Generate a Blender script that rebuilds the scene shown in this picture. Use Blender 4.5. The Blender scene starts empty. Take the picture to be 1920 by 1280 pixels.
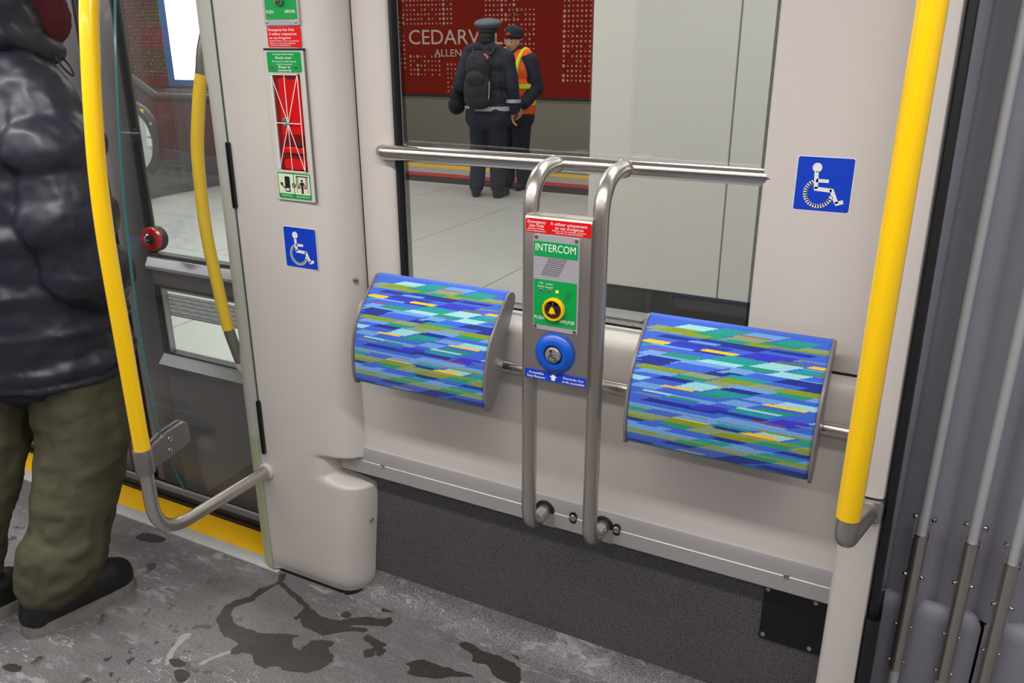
import bpy, bmesh, math, random
import numpy as np
from mathutils import Vector, Matrix
random.seed(7)
C = bpy.context.scene.collection
SC = bpy.context.scene

# ---------------------------------------------------------------- camera, light, exposure
cam_d = bpy.data.cameras.new('camera'); cam = bpy.data.objects.new('camera', cam_d); C.objects.link(cam)
cam_d.sensor_width = 36; cam_d.lens = 28.7067; cam_d.clip_start = .05; cam_d.clip_end = 200
RT = Vector((0.88623, 0.463244, -0.0010965)); DN = Vector((0.157347, -0.303244, -0.939832)); FW = Vector((-0.435704, 0.832735, -0.341634))
m = Matrix.Identity(4)
for i in range(3):
    m[i][0] = RT[i]; m[i][1] = -DN[i]; m[i][2] = -FW[i]
m.translation = (0, 0, 1.55); cam.matrix_world = m
SC.camera = cam
SC.view_settings.view_transform = 'Standard'; SC.view_settings.look = 'None'
SC.view_settings.exposure = 0.13; SC.view_settings.gamma = 1.0; SC.view_settings.use_curve_mapping = False
wd = bpy.data.worlds.new('world'); SC.world = wd; wd.use_nodes = True
bg = wd.node_tree.nodes['Background']; bg.inputs[0].default_value = (.75, .8, .85, 1); bg.inputs[1].default_value = .03

def area(name, loc, sx, sy, power, color, rot=(0, 0, 0)):
    d = bpy.data.lights.new(name, 'AREA'); d.shape = 'RECTANGLE'; d.size = sx; d.size_y = sy; d.energy = power; d.color = color
    o = bpy.data.objects.new(name, d); C.objects.link(o); o.location = loc; o.rotation_euler = rot
    return o
WARM = (1.0, .97, .955)
area('ceiling_strip_light', (-1.5, .62, 2.185), 6.4, .14, 72, WARM)
area('ceiling_strip_light', (-1.5, -.55, 2.185), 6.4, .14, 32, WARM)
for px in (-12, -8, -4, 0):
    for py, pw in ((2.9, 104), (6.6, 48), (9.6, 32)):  # lamps out of view; nearest row added to brighten the column front
        area('unseen_platform_light', (px, py, 3.65), 2.6, .3, pw, (1, .985, .955))

# ---------------------------------------------------------------- material helpers
MATS = {}
def srgb(r, g, b):
    f = lambda c: (c/255/12.92) if c/255 <= .04045 else ((c/255+.055)/1.055)**2.4
    return (f(r), f(g), f(b), 1)
def mat(name, col, rough=.5, metal=0., bump=0., bscale=200., var=0., vscale=30., coat=0., spec=.5, stretch=None, emit=0., detail=2.):
    M = bpy.data.materials.new(name); M.use_nodes = True; nt = M.node_tree; b = nt.nodes['Principled BSDF']
    b.inputs['Base Color'].default_value = col; b.inputs['Roughness'].default_value = rough; b.inputs['Metallic'].default_value = metal
    b.inputs['Specular IOR Level'].default_value = spec
    if coat: b.inputs['Coat Weight'].default_value = coat; b.inputs['Coat Roughness'].default_value = .08
    if emit: b.inputs['Emission Color'].default_value = col; b.inputs['Emission Strength'].default_value = emit
    if bump or var:
        tc = nt.nodes.new('ShaderNodeTexCoord'); mp = nt.nodes.new('ShaderNodeMapping'); nt.links.new(tc.outputs['Object'], mp.inputs[0])
        if stretch: mp.inputs['Scale'].default_value = stretch
    if bump:
        n = nt.nodes.new('ShaderNodeTexNoise'); n.inputs['Scale'].default_value = bscale; n.inputs['Detail'].default_value = detail
        nt.links.new(mp.outputs[0], n.inputs['Vector'])
        bp = nt.nodes.new('ShaderNodeBump'); bp.inputs['Strength'].default_value = bump; bp.inputs['Distance'].default_value = .002
        nt.links.new(n.outputs['Fac'], bp.inputs['Height']); nt.links.new(bp.outputs[0], b.inputs['Normal'])
    if var:
        n2 = nt.nodes.new('ShaderNodeTexNoise'); n2.inputs['Scale'].default_value = vscale; n2.inputs['Detail'].default_value = 4
        nt.links.new(mp.outputs[0], n2.inputs['Vector'])
        mx = nt.nodes.new('ShaderNodeMix'); mx.data_type = 'RGBA'
        mx.inputs[6].default_value = tuple(c*(1-var) for c in col[:3])+(1,); mx.inputs[7].default_value = tuple(min(1, c*(1+var)) for c in col[:3])+(1,)
        nt.links.new(n2.outputs['Fac'], mx.inputs[0]); nt.links.new(mx.outputs[2], b.inputs['Base Color'])
    MATS[name] = M
    return M
def glassmat(name, tint, ior=1.45, rough=0.0):
    M = bpy.data.materials.new(name); M.use_nodes = True; nt = M.node_tree; nt.nodes.clear()
    out = nt.nodes.new('ShaderNodeOutputMaterial'); mx = nt.nodes.new('ShaderNodeMixShader')
    fr = nt.nodes.new('ShaderNodeFresnel'); fr.inputs['IOR'].default_value = ior
    tr = nt.nodes.new('ShaderNodeBsdfTransparent'); tr.inputs[0].default_value = tint
    gl = nt.nodes.new('ShaderNodeBsdfGlossy'); gl.inputs['Roughness'].default_value = rough; gl.inputs[0].default_value = (1, 1, 1, 1)
    # same Fresnel on both faces of the pane
    ge = nt.nodes.new('ShaderNodeNewGeometry'); io = nt.nodes.new('ShaderNodeMapRange'); io.inputs[3].default_value = ior; io.inputs[4].default_value = 1/ior
    nt.links.new(ge.outputs['Backfacing'], io.inputs[0]); nt.links.new(io.outputs[0], fr.inputs['IOR'])
    nt.links.new(fr.outputs[0], mx.inputs[0]); nt.links.new(tr.outputs[0], mx.inputs[1]); nt.links.new(gl.outputs[0], mx.inputs[2])
    nt.links.new(mx.outputs[0], out.inputs[0]); MATS[name] = M
    return M

cream = mat('cream_plastic', srgb(206, 199, 193), .38, bump=.035, bscale=900, var=.015, vscale=6)
cream2 = mat('cream_moulding', srgb(204, 200, 192), .3, bump=.02, bscale=700)
steel = mat('brushed_steel', srgb(192, 186, 180), .29, .9, bump=.05, bscale=60, stretch=(1, 1, 12))
steelh = mat('brushed_steel_rail', srgb(204, 199, 194), .22, 1., bump=.03, bscale=80, stretch=(10, 1, 1))
plate_m = mat('brushed_steel_plate', srgb(198, 190, 182), .42, 1., bump=.12, bscale=50, stretch=(1, 1, 14))
alum = mat('satin_aluminium', srgb(190, 187, 186), .42, .5, bump=.02, bscale=500)
chrome = mat('chrome_bolt', srgb(190, 186, 180), .16, 1.)
clampm = mat('clamp_grey_metal', srgb(150, 146, 144), .38, .8)
yellow = mat('yellow_grip', srgb(250, 201, 4), .22, coat=.4, var=.02)
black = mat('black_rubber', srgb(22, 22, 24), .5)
blackg = mat('black_gloss', srgb(14, 14, 16), .3, bump=.02, bscale=600)
doorgrey = mat('door_grey_paint', srgb(92, 89, 92), .3, var=.03, vscale=8, coat=.15)
doorgrey2 = mat('door_grey_light', srgb(122, 118, 119), .32, coat=.1)
silver = mat('silver_ledge', srgb(186, 186, 192), .25, .7)
sillm = mat('door_sill_grey', srgb(132, 130, 133), .4, .3)
capgrey = mat('pad_end_grey', srgb(116, 110, 112), .35)
red = mat('signal_red', srgb(214, 8, 14), .3, coat=.3)
redp = mat('red_print', srgb(226, 6, 19), .35)
green = mat('green_print', srgb(0, 158, 72), .35)
blue = mat('blue_print', srgb(3, 62, 196), .4)
bluep = mat('blue_plastic', srgb(6, 84, 196), .35, coat=.2)
white = mat('white_print', srgb(236, 234, 232), .45)
whitelet = mat('white_lettering', srgb(245, 245, 243), .45)
inkblack = mat('black_print', srgb(20, 20, 20), .5)
pale = mat('pale_green_print', srgb(222, 228, 200), .45)
plgrey = mat('grey_plate', srgb(186, 182, 188), .35, .3)
brailleg = mat('green_braille', srgb(60, 190, 110), .35)
strip_m = mat('glow_strip_film', srgb(178, 190, 150), .4)
lamp_on = mat('lit_indicator', srgb(255, 215, 120), .3, emit=2.0)
bellow_m = mat('bellows_fabric', srgb(142, 141, 151), .5, bump=.15, bscale=1600, var=.06, vscale=10)
rodpale = mat('grey_rod', srgb(190, 190, 192), .35, .25)
navy = mat('navy_nylon', srgb(35, 35, 48), .44, bump=.7, bscale=16, var=.12, vscale=14, detail=5, spec=.6)
navy_in = mat('navy_lining', srgb(30, 31, 42), .5, bump=.4, bscale=30)
olive = mat('olive_cotton', srgb(74, 72, 52), .8, bump=.5, bscale=20, var=.08, vscale=16, detail=4)
bootm = mat('black_leather', srgb(24, 23, 24), .45, bump=.15, bscale=90)
solem = mat('grey_rubber_sole', srgb(128, 122, 114), .65, var=.4, vscale=45, bump=.3, bscale=120)
burgundy = mat('burgundy_knit', srgb(80, 18, 30), .9, bump=.6, bscale=160)
skin = mat('skin', srgb(196, 140, 112), .5, var=.04)
unavy = mat('uniform_navy', srgb(23, 28, 45), .75, bump=.3, bscale=40, var=.1, vscale=20)
utrous = mat('uniform_trousers', srgb(20, 24, 42), .8, bump=.3, bscale=30)
capg = mat('cap_grey_wool', srgb(98, 104, 110), .9, bump=.3, bscale=200)
packm = mat('black_pack_fabric', srgb(34, 31, 36), .75, bump=.4, bscale=60, var=.1)
reflect = mat('reflective_tape', srgb(190, 190, 196), .35, .3)
orange = mat('orange_hi_vis', srgb(255, 92, 20), .6)
limey = mat('lime_hi_vis', srgb(225, 235, 40), .6)
redglove = mat('red_trim', srgb(205, 30, 40), .6)
hair_m = mat('dark_hair', srgb(30, 24, 22), .7)
eyew = mat('eye_white', srgb(220, 215, 210), .3)
dskin = mat('lips', srgb(160, 86, 78), .5)
tilem = mat('platform_tile', srgb(166, 164, 160), .42, var=.05, vscale=5, bump=.05, bscale=60)
joint = mat('tile_joint', srgb(112, 110, 108), .8)
tactile = mat('dark_tactile', srgb(84, 84, 86), .7, bump=.5, bscale=60)
redline = mat('red_floor_line', srgb(176, 44, 40), .6, var=.2, vscale=20)
taupe = mat('taupe_wall', srgb(136, 128, 116), .6, var=.03, vscale=3)
redwall = mat('orange_red_panel', srgb(132, 26, 2), .7, spec=.15, var=.03, vscale=2)
dotm = mat('panel_dot_print', srgb(190, 160, 150), .5)
letm = mat('panel_lettering', srgb(206, 190, 176), .5)
colm = mat('pale_cladding', srgb(196, 193, 187), .4, var=.01, vscale=3)
darkbase = mat('dark_plinth', srgb(44, 43, 44), .45, var=.2, vscale=30)
screenw = mat('screen_white', (1, 1, 1, 1), .3, emit=4.0)
screenb = mat('screen_blue_border', srgb(40, 90, 150), .3, emit=.25)
escgrey = mat('escalator_grey', srgb(96, 94, 98), .35, .4)
dsteel = mat('ribbed_dark_steel', srgb(150, 144, 138), .4, 1., bump=.3, bscale=40, stretch=(10, 10, .5))
escwhite = mat('escalator_panel', srgb(196, 204, 204), .3)
oppm = mat('opposite_wall_grey', srgb(206, 202, 198), .5)
pink = mat('salt_white', srgb(150, 146, 148), .9, var=.3, vscale=60)
brown = mat('door_track_brown', srgb(60, 50, 44), .5, .4)
glass_w = glassmat('window_glass', (.93, .95, .94, 1), 1.5)
glass_s = glassmat('screen_glass', (.935, .962, .95, 1), 1.4)
edge2 = mat('glass_edge_dark', srgb(58, 76, 76), .2)
lowbounce = mat('opposite_low_bounce_grey', srgb(128, 128, 134), .6)  # grey picked to cut bounce from the unseen opposite lower panel
edge_m = mat('glass_edge_teal', srgb(52, 108, 112), .15, spec=.8)
cream_top = cream

def floor_mat():
    M = bpy.data.materials.new('speckled_vinyl_floor'); M.use_nodes = True; nt = M.node_tree; N = nt.nodes; L = nt.links
    b = N['Principled BSDF']; tc = N.new('ShaderNodeTexCoord'); co = tc.outputs['Object']
    def noise(s, d=3, vec=co, rough=.55):
        n = N.new('ShaderNodeTexNoise'); n.inputs['Scale'].default_value = s; n.inputs['Detail'].default_value = d; n.inputs['Roughness'].default_value = rough
        L.new(vec, n.inputs['Vector']); return n.outputs['Fac']
    def ramp(v, a, c):
        r = N.new('ShaderNodeMapRange'); r.interpolation_type = 'SMOOTHSTEP'; r.inputs[1].default_value = a; r.inputs[2].default_value = c; L.new(v, r.inputs[0]); return r.outputs[0]
    def mth(op, a, c):
        q = N.new('ShaderNodeMath'); q.operation = op
        for i, v in enumerate((a, c)):
            if isinstance(v, (int, float)): q.inputs[i].default_value = v
            else: L.new(v, q.inputs[i])
        return q.outputs[0]
    def mix(f, a, c):
        q = N.new('ShaderNodeMix'); q.data_type = 'RGBA'
        if isinstance(f, float): q.inputs[0].default_value = f
        else: L.new(f, q.inputs[0])
        for i, v in ((6, a), (7, c)):
            if isinstance(v, tuple): q.inputs[i].default_value = v
            else: L.new(v, q.inputs[i])
        return q.outputs[2]
    base = mix(noise(7, 4), srgb(96, 94, 94), srgb(120, 118, 118))
    base = mix(ramp(noise(330, 1), .55, .64), base, srgb(52, 50, 51))
    base = mix(ramp(noise(420, 1), .62, .70), base, srgb(172, 170, 170))
    # dried salt: streaks and rims over the trodden half of the floor
    sep = N.new('ShaderNodeSeparateXYZ'); L.new(co, sep.inputs[0])
    mp = N.new('ShaderNodeMapping'); mp.inputs['Rotation'].default_value = (0, 0, math.radians(-28)); mp.inputs['Scale'].default_value = (1.0, 3.2, 1); L.new(co, mp.inputs[0])
    dist = N.new('ShaderNodeTexNoise'); dist.inputs['Scale'].default_value = 9; dist.inputs['Detail'].default_value = 5; L.new(mp.outputs[0], dist.inputs['Vector'])
    addv = N.new('ShaderNodeVectorMath'); addv.operation = 'MULTIPLY_ADD'; addv.inputs[1].default_value = (.25, .25, 0); L.new(dist.outputs['Color'], addv.inputs[0]); L.new(mp.outputs[0], addv.inputs[2])
    st = ramp(noise(7.5, 6, addv.outputs[0], .68), .52, .66)
    big = ramp(noise(2.3, 2), .42, .62)
    salt = mth('MULTIPLY', st, mth('ADD', mth('MULTIPLY', big, .9), .1)); haze = mth('MULTIPLY', ramp(noise(3.1, 5, addv.outputs[0], .6), .48, .70), .45)
    base = mix(haze, base, srgb(136, 132, 131))
    # a patch in front of the pillar that nobody has trodden salt into
    vd = N.new('ShaderNodeVectorMath'); vd.operation = 'DISTANCE'; L.new(co, vd.inputs[0]); vd.inputs[1].default_value = (-1.64, 1.38, 0)
    clean = ramp(vd.outputs['Value'], .10, .30)
    vd2 = N.new('ShaderNodeVectorMath'); vd2.operation = 'DISTANCE'; L.new(co, vd2.inputs[0]); vd2.inputs[1].default_value = (-1.75, .95, 0)
    heavy = ramp(vd2.outputs['Value'], .75, .15)
    salt = mth('MULTIPLY', salt, clean)
    base = mix(mth('MULTIPLY', salt, .7), base, srgb(168, 166, 168))
    # thin white rims
    rim = noise(5.5, 4, addv.outputs[0], .6)
    rr = mth('ABSOLUTE', mth('SUBTRACT', rim, .5), 0)
    rm = mth('MULTIPLY', ramp(rr, .009, .0015), ramp(noise(4.1, 3), .47, .56))
    rm = mth('MULTIPLY', mth('MULTIPLY', rm, clean), mth('ADD', .45, mth('MULTIPLY', heavy, .55)))
    base = mix(mth('MULTIPLY', rm, .9), base, srgb(200, 198, 202))
    # small damp spots, mostly near the door
    damp = mth('MULTIPLY', ramp(noise(24, 2), .60, .62), mth('MAXIMUM', mth('MULTIPLY', heavy, ramp(noise(5, 2), .45, .55)), ramp(noise(3.3, 2), .58, .66)))
    base = mix(mth('MULTIPLY', damp, .8), base, srgb(52, 49, 48))
    L.new(base, b.inputs['Base Color'])
    r = N.new('ShaderNodeMapRange'); L.new(damp, r.inputs[0]); r.inputs[3].default_value = .55; r.inputs[4].default_value = .3; L.new(r.outputs[0], b.inputs['Roughness'])
    bp = N.new('ShaderNodeBump'); bp.inputs['Strength'].default_value = .35; bp.inputs['Distance'].default_value = .0015; L.new(noise(330, 2), bp.inputs['Height']); L.new(bp.outputs[0], b.inputs['Normal'])
    return M
floorm = floor_mat()
def speck(name, a, c, dark, light):
    M = bpy.data.materials.new(name); M.use_nodes = True; nt = M.node_tree; N = nt.nodes; L = nt.links; b = N['Principled BSDF']
    tc = N.new('ShaderNodeTexCoord'); prev = None
    def nz(s, d):
        n = N.new('ShaderNodeTexNoise'); n.inputs['Scale'].default_value = s; n.inputs['Detail'].default_value = d; L.new(tc.outputs['Object'], n.inputs['Vector']); return n.outputs['Fac']
    def mx(f, a, c):
        q = N.new('ShaderNodeMix'); q.data_type = 'RGBA'; L.new(f, q.inputs[0])
        for i, v in ((6, a), (7, c)):
            if isinstance(v, tuple): q.inputs[i].default_value = v
            else: L.new(v, q.inputs[i])
        return q.outputs[2]
    def rp(v, a, c):
        r = N.new('ShaderNodeMapRange'); r.inputs[1].default_value = a; r.inputs[2].default_value = c; L.new(v, r.inputs[0]); return r.outputs[0]
    col = mx(nz(12, 4), a, c); col = mx(rp(nz(290, 1), .57, .62), col, dark); col = mx(rp(nz(560, 1), .66, .72), col, light)
    L.new(col, b.inputs['Base Color']); b.inputs['Roughness'].default_value = .5
    bp = N.new('ShaderNodeBump'); bp.inputs['Strength'].default_value = .25; bp.inputs['Distance'].default_value = .001; L.new(nz(350, 2), bp.inputs['Height']); L.new(bp.outputs[0], b.inputs['Normal'])
    return M
skirtm = speck('speckled_skirting', srgb(82, 79, 82), srgb(90, 87, 90), srgb(22, 20, 22), srgb(120, 116, 118))
wetm = speck('wet_vinyl', srgb(56, 53, 51), srgb(63, 60, 58), srgb(34, 32, 31), srgb(84, 80, 78)); wetm.node_tree.nodes['Principled BSDF'].inputs['Roughness'].default_value = .42
# small black dots baked along the edge of the window glass
def frit_mat():
    M = bpy.data.materials.new('dotted_frit'); M.use_nodes = True; nt = M.node_tree; N = nt.nodes; L = nt.links; N.clear()
    out = N.new('ShaderNodeOutputMaterial'); mx = N.new('ShaderNodeMixShader'); tr = N.new('ShaderNodeBsdfTransparent'); di = N.new('ShaderNodeBsdfDiffuse'); di.inputs[0].default_value = (.01, .01, .012, 1)
    tc = N.new('ShaderNodeTexCoord'); v = N.new('ShaderNodeTexVoronoi'); v.inputs['Scale'].default_value = 330; v.inputs['Randomness'].default_value = 0.
    mp = N.new('ShaderNodeMapping'); mp.inputs['Rotation'].default_value = (0, math.radians(45), 0); mp.inputs['Scale'].default_value = (1, 0, 1); L.new(tc.outputs['Object'], mp.inputs[0]); L.new(mp.outputs[0], v.inputs['Vector'])
    r = N.new('ShaderNodeMath'); r.operation = 'LESS_THAN'; r.inputs[1].default_value = .46; L.new(v.outputs['Distance'], r.inputs[0])
    L.new(r.outputs[0], mx.inputs[0]); L.new(tr.outputs[0], mx.inputs[1]); L.new(di.outputs[0], mx.inputs[2]); L.new(mx.outputs[0], out.inputs[0])
    return M
fritm = frit_mat()
def fabric_mat():
    M = bpy.data.materials.new('moquette'); M.use_nodes = True; nt = M.node_tree; N = nt.nodes; L = nt.links; b = N['Principled BSDF']
    a = N.new('ShaderNodeVertexColor'); a.layer_name = 'weave'
    tc = N.new('ShaderNodeTexCoord'); n = N.new('ShaderNodeTexNoise'); n.inputs['Scale'].default_value = 900; n.inputs['Detail'].default_value = 1; L.new(tc.outputs['Object'], n.inputs['Vector'])
    h = N.new('ShaderNodeHueSaturation'); L.new(a.outputs[0], h.inputs['Color'])
    r = N.new('ShaderNodeMapRange'); r.inputs[1].default_value = .3; r.inputs[2].default_value = .7; r.inputs[3].default_value = .72; r.inputs[4].default_value = 1.22; L.new(n.outputs['Fac'], r.inputs[0]); L.new(r.outputs[0], h.inputs['Value'])
    L.new(h.outputs[0], b.inputs['Base Color']); b.inputs['Roughness'].default_value = .9; b.inputs['Sheen Weight'].default_value = .25
    bp = N.new('ShaderNodeBump'); bp.inputs['Strength'].default_value = .5; bp.inputs['Distance'].default_value = .001; L.new(n.outputs['Fac'], bp.inputs['Height']); L.new(bp.outputs[0], b.inputs['Normal'])
    return M
fabm = fabric_mat()

# ---------------------------------------------------------------- object helpers
def wloc(o):
    v = Vector((0, 0, 0))
    while o is not None:
        v += o.location; o = o.parent
    return v
def thing(name, label, cat, loc=(0, 0, 0), group=None):
    o = bpy.data.objects.new(name, None); C.objects.link(o); o.location = loc; o.empty_display_size = .05
    o['label'] = label; o['category'] = cat
    if group: o['group'] = group
    return o
def struct(name, label=None):
    o = bpy.data.objects.new(name, None); C.objects.link(o); o['kind'] = 'structure'
    if label: o['label'] = label
    return o
def finish(me, m, smooth):
    if m is not None and len(me.materials) == 0: me.materials.append(m)
    if smooth:
        for p in me.polygons: p.use_smooth = True
        if smooth != 'all':
            try: me.set_sharp_from_angle(angle=math.radians(smooth if isinstance(smooth, (int, float)) and smooth is not True else 40))
            except Exception: pass
def obj(name, bm, m, parent=None, smooth=True, label=None):
    if name == 'lettering' and PEND:
        bm.free(); L = list(PEND); PEND.clear(); o = None
        for tb in L: o = obj(name, tb, m, parent, smooth, label)
        return o
    off = wloc(parent) if parent else Vector((0, 0, 0))
    if off.length > 0: bmesh.ops.translate(bm, verts=bm.verts, vec=-off)
    bmesh.ops.recalc_face_normals(bm, faces=bm.faces)
    me = bpy.data.meshes.new(name); bm.to_mesh(me); bm.free(); finish(me, m, smooth)
    o = bpy.data.objects.new(name, me); C.objects.link(o); o.parent = parent
    if label: o['label'] = label
    return o
def meshobj(name, me, m, parent=None, smooth='all', label=None):
    off = wloc(parent) if parent else Vector((0, 0, 0))
    me.transform(Matrix.Translation(-off)); finish(me, m, smooth)
    o = bpy.data.objects.new(name, me); C.objects.link(o); o.parent = parent
    if label: o['label'] = label
    return o
def tag(o, label, cat, group=None):
    o['label'] = label; o['category'] = cat
    if group: o['group'] = group
    return o
def S(name, bm, m, smooth=True, label=None):
    o = obj(name, bm, m, None, smooth); o['kind'] = 'structure'
    if label: o['label'] = label
    return o
def dup(root, loc, label=None, name=None):
    def cp(o, par):
        c = o.copy(); C.objects.link(c); c.parent = par
        for ch in list(o.children): cp(ch, c)
        return c
    r = cp(root, None); r.location = loc
    if label: r['label'] = label
    return r
def B(): return bmesh.new()
def box(bm, x0, x1, y0, y1, z0, z1, bev=0., seg=2):
    r = bmesh.ops.create_cube(bm, size=1)
    for v in r['verts']:
        v.co = Vector(((x0+x1)/2+v.co.x*(x1-x0), (y0+y1)/2+v.co.y*(y1-y0), (z0+z1)/2+v.co.z*(z1-z0)))
    if bev:
        es = list({e for v in r['verts'] for e in v.link_edges})
        bmesh.ops.bevel(bm, geom=es, offset=bev, segments=seg, profile=.5, affect='EDGES')
    return bm
def fillet(pts, radii, n=8):
    P = [Vector(p) for p in pts]; out = [P[0]]
    for i in range(1, len(P)-1):
        r = radii[i] if isinstance(radii, (list, tuple)) else radii
        a = (P[i-1]-P[i]).normalized(); b = (P[i+1]-P[i]).normalized()
        th = a.angle(b); t = min(r/math.tan(th/2), (P[i-1]-P[i]).length*.49 if i > 1 else (P[i-1]-P[i]).length*.98, (P[i+1]-P[i]).length*.98)
        p0 = P[i]+a*t; p1 = P[i]+b*t
        for k in range(n+1):
            u = k/n; out.append(p0*(1-u)**2+P[i]*2*u*(1-u)+p1*u*u)
    out.append(P[-1]); return out
def spline(pts, n=8):
    P = [Vector(p) for p in pts]; Q = [2*P[0]-P[1]]+P+[2*P[-1]-P[-2]]; o = []
    for i in range(1, len(Q)-2):
        a, b, c, d = Q[i-1:i+3]
        for k in range(n):
            t = k/n; o.append(.5*((2*b)+(c-a)*t+(2*a-5*b+4*c-d)*t*t+(3*b-a-3*c+d)*t**3))
    return o+[P[-1]]
def tube(bm, pts, r, seg=24, caps=True):
    P = [Vector(p) for p in pts]; n = len(P); R = r if isinstance(r, (list, tuple)) else [r]*n
    t0 = (P[1]-P[0]).normalized(); up = Vector((0, 0, 1)) if abs(t0.z) < .9 else Vector((1, 0, 0))
    u = t0.cross(up).normalized(); rings = []
    for i in range(n):
        t = (P[min(i+1, n-1)]-P[max(i-1, 0)]).normalized()
        u = (u-t*u.dot(t)).normalized(); v = t.cross(u)
        rings.append([bm.verts.new(P[i]+(u*math.cos(2*math.pi*k/seg)+v*math.sin(2*math.pi*k/seg))*R[i]) for k in range(seg)])
    for i in range(n-1):
        for k in range(seg):
            bm.faces.new((rings[i][k], rings[i][(k+1) % seg], rings[i+1][(k+1) % seg], rings[i+1][k]))
    if caps:
        bm.faces.new(rings[0][::-1]); bm.faces.new(rings[-1])
    return bm
def lathe(bm, prof, c, axis=(0, -1, 0), seg=32):
    """prof: list of (radius, height along axis)"""
    ax = Vector(axis).normalized(); up = Vector((0, 0, 1)) if abs(ax.z) < .9 else Vector((1, 0, 0))
    u = ax.cross(up).normalized(); v = ax.cross(u); c = Vector(c); rings = []
    for (r, h) in prof:
        rings.append([bm.verts.new(c+ax*h+(u*math.cos(2*math.pi*k/seg)+v*math.sin(2*math.pi*k/seg))*max(r, 1e-5)) for k in range(seg)])
    for i in range(len(rings)-1):
        for k in range(seg): bm.faces.new((rings[i][k], rings[i][(k+1) % seg], rings[i+1][(k+1) % seg], rings[i+1][k]))
    bm.faces.new(rings[0][::-1]); bm.faces.new(rings[-1])
    return bm
def rrect(x0, x1, z0, z1, r, n=5):
    out = []
    for cx, cz, a in ((x1-r, z1-r, 0), (x0+r, z1-r, 90), (x0+r, z0+r, 180), (x1-r, z0+r, 270)):
        for k in range(n+1):
            t = math.radians(a+90*k/n); out.append((cx+r*math.cos(t), cz+r*math.sin(t)))
    return out
def prism(bm, poly, y0, y1, axis='y'):
    """extrude a polygon of (a,b): axis y -> (x,z), axis x -> (y,z), axis z -> (x,y)"""
    f = {'y': lambda a, b, t: (a, t, b), 'x': lambda a, b, t: (t, a, b), 'z': lambda a, b, t: (a, b, t)}[axis]
    A = [bm.verts.new(f(a, b, y0)) for a, b in poly]; D = [bm.verts.new(f(a, b, y1)) for a, b in poly]; n = len(poly)
    bm.faces.new(A); bm.faces.new(D[::-1])
    for i in range(n): bm.faces.new((A[i], D[i], D[(i+1) % n], A[(i+1) % n]))
    return bm
def plate(bm, x0, x1, z0, z1, r, yf, th): return prism(bm, rrect(x0, x1, z0, z1, r), yf, yf+th)
def stroke(bm, pts, w, y, th=.0006):
    """flat printed line of width w on a plane facing -y, pts in (x,z)"""
    for i in range(len(pts)-1):
        a = Vector((pts[i][0], pts[i][1])); b = Vector((pts[i+1][0], pts[i+1][1])); d = (b-a).normalized(); nn = Vector((-d.y, d.x))*w/2; e = d*w*.35
        a2 = a-e if i else a; q = [a2+nn, a2-nn, b-nn, b+nn]
        prism(bm, [(p.x, p.y) for p in q], y, y+th)
    return bm
def disc(bm, x, z, r, y, th=.0006, n=14): return prism(bm, [(x+r*math.cos(2*math.pi*k/n), z+r*math.sin(2*math.pi*k/n)) for k in range(n)], y, y+th)
PEND = []
def text(bm, s, x, z, h, y, w=None, align='L', depth=.0004, mirror=False):
    """lettering on a plane facing -y; h = cap height; x,z = baseline start / centre / end"""
    cu = bpy.data.curves.new('t', 'FONT'); cu.body = s; cu.size = 1.; cu.extrude = .001; cu.resolution_u = 3
    o = bpy.data.objects.new('t', cu); me = bpy.data.meshes.new_from_object(o)
    co = np.array([v.co[:] for v in me.vertices]) if len(me.vertices) else np.zeros((0, 3))
    if len(co):
        sc = h/.70; x0, x1 = co[:, 0].min(), co[:, 0].max(); sx = sc if w is None else w/(x1-x0); W = (x1-x0)*sx
        ox = {'L': x, 'C': x-W/2, 'R': x-W}[align]
        for v in me.vertices:
            v.co = Vector((ox+(v.co.x-x0)*sx, y-(depth if v.co.z > 0 else 0), z+v.co.y*sc))
        tb = B(); tb.from_mesh(me); PEND.append(tb)
    bpy.data.objects.remove(o); bpy.data.curves.remove(cu); bpy.data.meshes.remove(me)
    return bm
def bolt(c, r, parent, axis=(0, -1, 0), h=.004, m=None, name='bolt'):
    bm = lathe(B(), [(r, 0), (r, h*.35), (r*.86, h*.8), (r*.5, h), (r*.48, h*.55), (.0001, h*.5)], c, axis, 16)
    return obj(name, bm, m or chrome, parent)
def capsule(bm, p0, p1, r0, r1, seg=14):
    p0 = Vector(p0); p1 = Vector(p1); d = (p1-p0); L = d.length; d = d/L if L > 1e-6 else Vector((0, 0, 1)); prof = []
    for k in range(5): t = math.pi/2*(1-k/4); prof.append((r0*math.cos(t), -r0*math.sin(t)))
    for k in range(5): t = math.pi/2*k/4; prof.append((r1*math.cos(t), L+r1*math.sin(t)))
    lathe(bm, prof, p0, d, seg)
def ellip(bm, c, r, rz=0., rx=0., seg=16):
    M = Matrix.Translation(c) @ Matrix.Rotation(rz, 4, 'Z') @ Matrix.Rotation(rx, 4, 'X') @ Matrix.Diagonal((r[0], r[1], r[2], 1))
    bmesh.ops.create_uvsphere(bm, u_segments=seg, v_segments=10, radius=1, matrix=M)
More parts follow.
